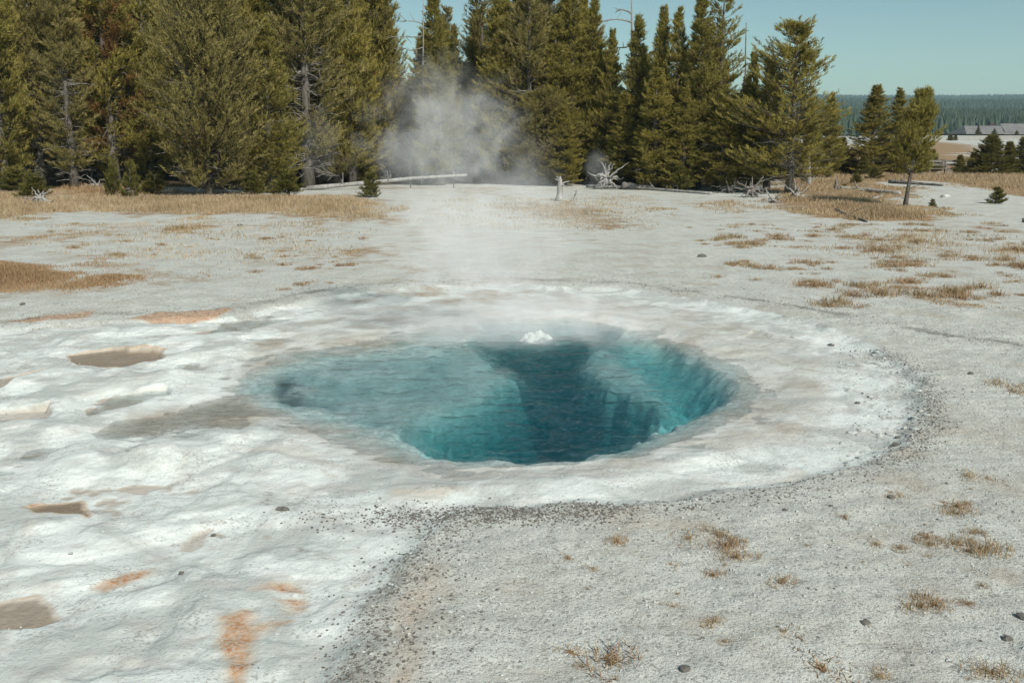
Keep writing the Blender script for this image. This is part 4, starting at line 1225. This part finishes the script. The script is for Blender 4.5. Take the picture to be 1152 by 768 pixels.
# ------------------------------------------------------------------ bench and lodge
def bench():
    x, y, z = spot(1063, 196)
    e = bpy.data.objects.new('wooden_bench', None); C.objects.link(e); e.location = (x, y, z)
    tag(e, 'dark wooden bench with back rails left of the young pine row', 'bench')
    w = 2.9
    b = MB(); b.box((0, -.22, .46), (w, .5, .06)); link('seat', b.mesh('seat', [M['darkdead']]), e)
    for zz in (.75, 1.02):
        b = MB(); b.box((0, .06, zz), (w, .05, .16)); link('back_rail', b.mesh('back_rail', [M['darkdead']]), e)
    for xx in (-w / 2 + .1, 0, w / 2 - .1):
        b = MB(); b.box((xx, .12, .57), (.09, .07, 1.14)); b.box((xx, -.38, .215), (.09, .07, .42)); link('leg', b.mesh('leg', [M['darkdead']]), e)


bench()
M['roof'] = simple_mat('weathered_roof', (.17, .165, .16), (.25, .245, .235), .5, .8, .2, .05)
M['logwall'] = simple_mat('dark_log_wall', (.05, .042, .035), (.10, .085, .07), 1.0, .9, .4, .05)
m_, nt_ = new_mat('window_glass'); k_ = NT(nt_); k_.out(k_.principled((.03, .035, .04), .08, None, .6).outputs[0]); M['glass'] = m_


def lodge():
    d = 390.; p = at_d(1136, 152, d); x = p[0]; z = float(hz(x, d)[0]) - .2
    e = bpy.data.objects.new('lodge', None); C.objects.link(e); e.location = (x, d, z)
    tag(e, 'long low lodge with grey roof on the pale mound at right', 'building')
    up = lambda py: float(at_d(1136, py, d)[2]) - z

    def gable(x0, x1, yf, yb, ze, zr, nm='roof'):
        b = MB(); ym = (yf + yb) / 2; t = .35
        V = []
        for dz in (0, -t):
            V += [(x0, yf, ze + dz), (x1, yf, ze + dz), (x1 - 2.5, ym, zr + dz), (x0 + 2.5, ym, zr + dz), (x0, yb, ze + dz), (x1, yb, ze + dz)]
        b.add(V, [[0, 3, 4], [1, 5, 2], [6, 10, 9], [7, 8, 11]], [[0, 1, 2, 3], [3, 2, 5, 4], [6, 9, 8, 7], [9, 10, 11, 8], [0, 6, 7, 1], [4, 5, 11, 10], [0, 4, 10, 6], [1, 7, 11, 5]])
        return link(nm, b.mesh(nm, [M['roof']]), e)
    el = up(147.5); r1 = up(141.5); r2 = up(139)
    b = MB(); b.box((18, 8, el / 2 - .1), (66, 14, el - .2)); link('wall', b.mesh('wall', [M['logwall']]), e)
    b = MB(); b.box((-9, 6, el / 2 - .6), (16, 10, el - 1.2)); link('wall', b.mesh('wall', [M['logwall']]), e)
    rf = gable(-17.5, 6, -2, 14, el - .8, r1)
    rf2 = gable(-2.5, 56, -1, 18, el, r2)
    b = MB(); b.box((-3.2, 9, r2 - .4), (1.6, 1.6, 2.2)); link('chimney', b.mesh('chimney', [M['logwall']]), rf2)
    for q in range(7):
        f = MB(); f.box((0 + q * 5.2, .98, el * .42), (2.6, .1, 1.5)); fr = link('window', f.mesh('window', [M['dead']]), e)
        f = MB(); f.box((0 + q * 5.2, .90, el * .42), (2.2, .1, 1.15)); link('pane', f.mesh('pane', [M['glass']]), fr)


lodge()

# ------------------------------------------------------------------ hills and their forest
def hill_z(x, y):
    prof = np.interp(y, [500, 900, 1100, 1800, 2050, 3900, 4500, 6200], [-6, 11, 9, 50, 46, 138, 138, 90])
    return prof * (1 + .10 * fbm(x, y, 900, 3, 201)) + 3.0 - .006 * (x - 1000) * sstep(2000, 4000, y)


hx = np.linspace(-3900, 3900, 130); hy = np.concatenate([np.linspace(520, 2200, 60), np.linspace(2280, 6100, 50)])
HX, HY = np.meshgrid(hx, hy); HZ = hill_z(HX, HY)
i = (np.arange(len(hy) - 1)[:, None] * len(hx) + np.arange(len(hx) - 1)[None, :]).ravel()
M['hill'] = simple_mat('hill_floor', (.030, .036, .018), (.055, .055, .028), .01, .95, .1)
me = mesh_np('hills', np.stack([HX.ravel(), HY.ravel(), HZ.ravel()], 1), np.stack([i, i + 1, i + len(hx) + 1, i + len(hx)], 1), [M['hill']], True)
tag(link('hills', me), kind='structure')


def far_forest():
    r = np.random.default_rng(9)
    n = 30000
    d = np.concatenate([r.uniform(560, 1150, n // 3), r.uniform(1100, 2100, n // 3), r.uniform(2000, 4300, n // 3)])
    px = r.uniform(840, 1330, len(d)); x = (px - 576) / FPX * d
    z = hill_z(x, d)
    gzv, _ = ground_fields(x, d)
    ok = z > gzv - 1.0; x, d, z = x[ok], d[ok], np.maximum(z, gzv)[ok]
    n = len(x); h = r.uniform(7, 12.5, n) * (1 + .2 * (d > 2500)); w = h * r.uniform(.17, .28, n) * (1 + .6 * (d > 2500))
    k = 5; ang = np.arange(k) * 2 * math.pi / k
    V = []; F = []
    tiers = [(0.08, 1.0, .62), (.38, .75, 1.0)]
    base = 0
    for (zb, ws, zt) in tiers:
        a = ang[None] + r.uniform(0, 6, (n, 1)); rad = w[:, None] * ws * r.uniform(.7, 1.25, (n, k))
        ring = np.stack([x[:, None] + np.cos(a) * rad, d[:, None] + np.sin(a) * rad, z[:, None] + h[:, None] * (zb + r.uniform(-.06, .06, (n, k)))], -1)
        tip = np.stack([x + r.normal(0, .2, n), d, z + h * zt], -1)[:, None]
        V.append(np.concatenate([ring, tip], 1).reshape(-1, 3))
        o = base + (np.arange(n) * (k + 1))[:, None, None]
        f = np.array([[q, (q + 1) % k, k] for q in range(k)])[None] + o
        F.append(f.reshape(-1, 3)); base += n * (k + 1)
    tone = np.concatenate([np.repeat(np.clip(r.normal(.45, .28, n), 0, 1), k + 1)] * 2)
    o = link('far_forest', mesh_np('far_forest', np.concatenate(V), np.concatenate(F), [M['farleaf']], False, {'tone': tone}))
    tag(o, 'far pine forest covering the low hills behind the lodge', 'forest', kind='stuff')


far_forest()
for px, fy_, ty, lab in ((1067, 170, 160, 'tiny lone pine on the pale mound, left of two below the lodge'), (1074, 169, 159, 'tiny lone pine on the pale mound, right of two below the lodge'),
                         (1118, 155, 145, 'small pine in front of the lodge roof'), (1143, 156, 147, 'small pine before the lodge near the right edge'), (1070, 160, 152, 'round bush on the left slope of the pale mound'),
                         (1100, 152, 142, 'pine at the left end of the lodge')):
    d_ = 260. if fy_ > 158 else 350.
    p = at_d(px, fy_, d_); z = float(hz(p[0], d_)[0])
    pine('young', p[0], d_, z, max(at_d(px, ty, d_)[2] - z, 1.5), (fy_ - ty) * .3 * d_ / FPX, lab, 'small pines on the pale mound', parts=False)


# ------------------------------------------------------------------ steam
def steam(name, c, rad, dens, scale, lab, seed, thr=.42, soft=.25, stretch=(1, 1, 1), pw=1.0):
    bm = __import__('bmesh').new()
    __import__('bmesh').ops.create_icosphere(bm, subdivisions=3, radius=1)
    me = bpy.data.meshes.new(name); bm.to_mesh(me); bm.free()
    o = link(name, me, None, c); o.scale = rad
    m, nt = new_mat(name); k = NT(nt)
    tc = k.n('ShaderNodeTexCoord').outputs['Object']
    ln = k.n('ShaderNodeVectorMath'); ln.operation = 'LENGTH'; k.l(tc, ln.inputs[0])
    mp = k.n('ShaderNodeMapping'); mp.inputs['Scale'].default_value = tuple(a * b for a, b in zip(rad, stretch)); mp.inputs['Location'].default_value = (seed * 3.1, seed, 0)
    k.l(tc, mp.inputs['Vector'])
    nz = k.noise(mp.outputs[0], scale, 4, .58, .7)
    edge = k.math('SUBTRACT', 1.0, ln.outputs['Value'], clamp=True)
    edge = k.ss(edge, 0, .75)
    f = k.ss(k.math('ADD', nz, k.math('MULTIPLY', k.math('SUBTRACT', edge, .5), .35)), thr, thr + soft)
    den = k.math('MULTIPLY', k.math('MULTIPLY', f, edge), dens)
    v = k.n('ShaderNodeVolumePrincipled'); v.inputs['Color'].default_value = (.985, .99, .99, 1); v.inputs['Anisotropy'].default_value = -.35
    k.l(den, v.inputs['Density'])
    k.out(None, v.outputs[0])
    me.materials.append(m)
    tag(o, lab, 'steam', kind='stuff')
    return o


def pt(px, py, d): return tuple(float(v) for v in at_d(px, py, d))


steam('steam', pt(500, 152, 15.8), (2.2, 1.2, 1.9), .66, 2.1, 'white steam plume rising in front of the dark forest', 1, .47, .38)
steam('steam', pt(545, 270, 15.0), (2.7, 1.5, 2.1), .42, 1.5, 'thin steam column drifting up behind the pool', 2, .44, .3)
bx_, by_ = at(590, 374)
steam('steam', (float(bx_), float(by_), .12), (3.5, 1.8, .7), .62, 1.9, 'thin mist clinging to the far edge of the pool', 3, .42, .3)
steam('steam', pt(672, 190, 36), (.8, .8, 1.2), .22, 1.5, 'faint wisp of steam by the standing stump', 4, .45)
steam('steam', pt(362, 160, 40), (1.4, 1.0, 2.4), .06, 1.2, 'faint wisp of steam before the pale trunked pine', 5, .45)

# ------------------------------------------------------------------ haze
HAZE = 0.00016
if HAZE:
    b = MB(); b.box((0, 3130, 95), (9200, 6800, 218))   # y -270..6530, z -14..204
    m, nt = new_mat('haze'); k = NT(nt)
    v = k.n('ShaderNodeVolumePrincipled'); v.inputs['Color'].default_value = (.62, .88, 1.0, 1); v.inputs['Density'].default_value = HAZE; v.inputs['Anisotropy'].default_value = .2
    k.out(None, v.outputs[0])
    tag(link('haze', b.mesh('haze', [m])), 'thin blue air over the whole valley', 'haze', kind='stuff')

# ------------------------------------------------------------------ light, sky, camera
SUN_EL, SUN_AZ = R(40), R(149)      # azimuth clockwise from +Y: to the right and a little behind the camera
w = bpy.data.worlds.new('World'); SC.world = w; w.use_nodes = True
nt = w.node_tree; nt.nodes.clear(); k = NT(nt)
sky = k.n('ShaderNodeTexSky'); sky.sky_type = 'NISHITA'; sky.sun_disc = False
sky.sun_elevation = SUN_EL; sky.sun_rotation = SUN_AZ; sky.altitude = 2200; sky.air_density = 1.0; sky.dust_density = .6; sky.ozone_density = 1.0
tint = k.mix(1.0, sky.outputs[0], (1.0, 1.11, .90), 'MULTIPLY')
bg = k.n('ShaderNodeBackground'); bg.inputs[1].default_value = .072
k.l(tint, bg.inputs[0])
ow = k.n('ShaderNodeOutputWorld'); k.l(bg.outputs[0], ow.inputs[0])
sl = bpy.data.lights.new('sun', 'SUN'); sl.energy = 4.1; sl.angle = R(.53); sl.color = (1, .95, .87)
so = bpy.data.objects.new('sun', sl); C.objects.link(so)
so.rotation_euler = (math.pi / 2 - SUN_EL, 0, math.pi - SUN_AZ)

cam = bpy.data.cameras.new('camera'); cam.sensor_width = 36; cam.lens = FPX / 1152 * 36; cam.clip_start = .1; cam.clip_end = 20000
co = bpy.data.objects.new('camera', cam); C.objects.link(co); co.location = (0, 0, CAM_H)
co.rotation_euler = (math.pi / 2 - PITCH, 0, 0)
SC.camera = co
SC.view_settings.view_transform = 'Standard'; SC.view_settings.look = 'None'; SC.view_settings.gamma = 1; SC.view_settings.exposure = .25
SC.cycles.max_bounces = 6; SC.cycles.diffuse_bounces = 2; SC.cycles.transmission_bounces = 6; SC.cycles.transparent_max_bounces = 8; SC.cycles.volume_bounces = 2
SC.cycles.caustics_reflective = False; SC.cycles.caustics_refractive = True; SC.cycles.sample_clamp_indirect = 1.5
SC.cycles.use_denoising = True
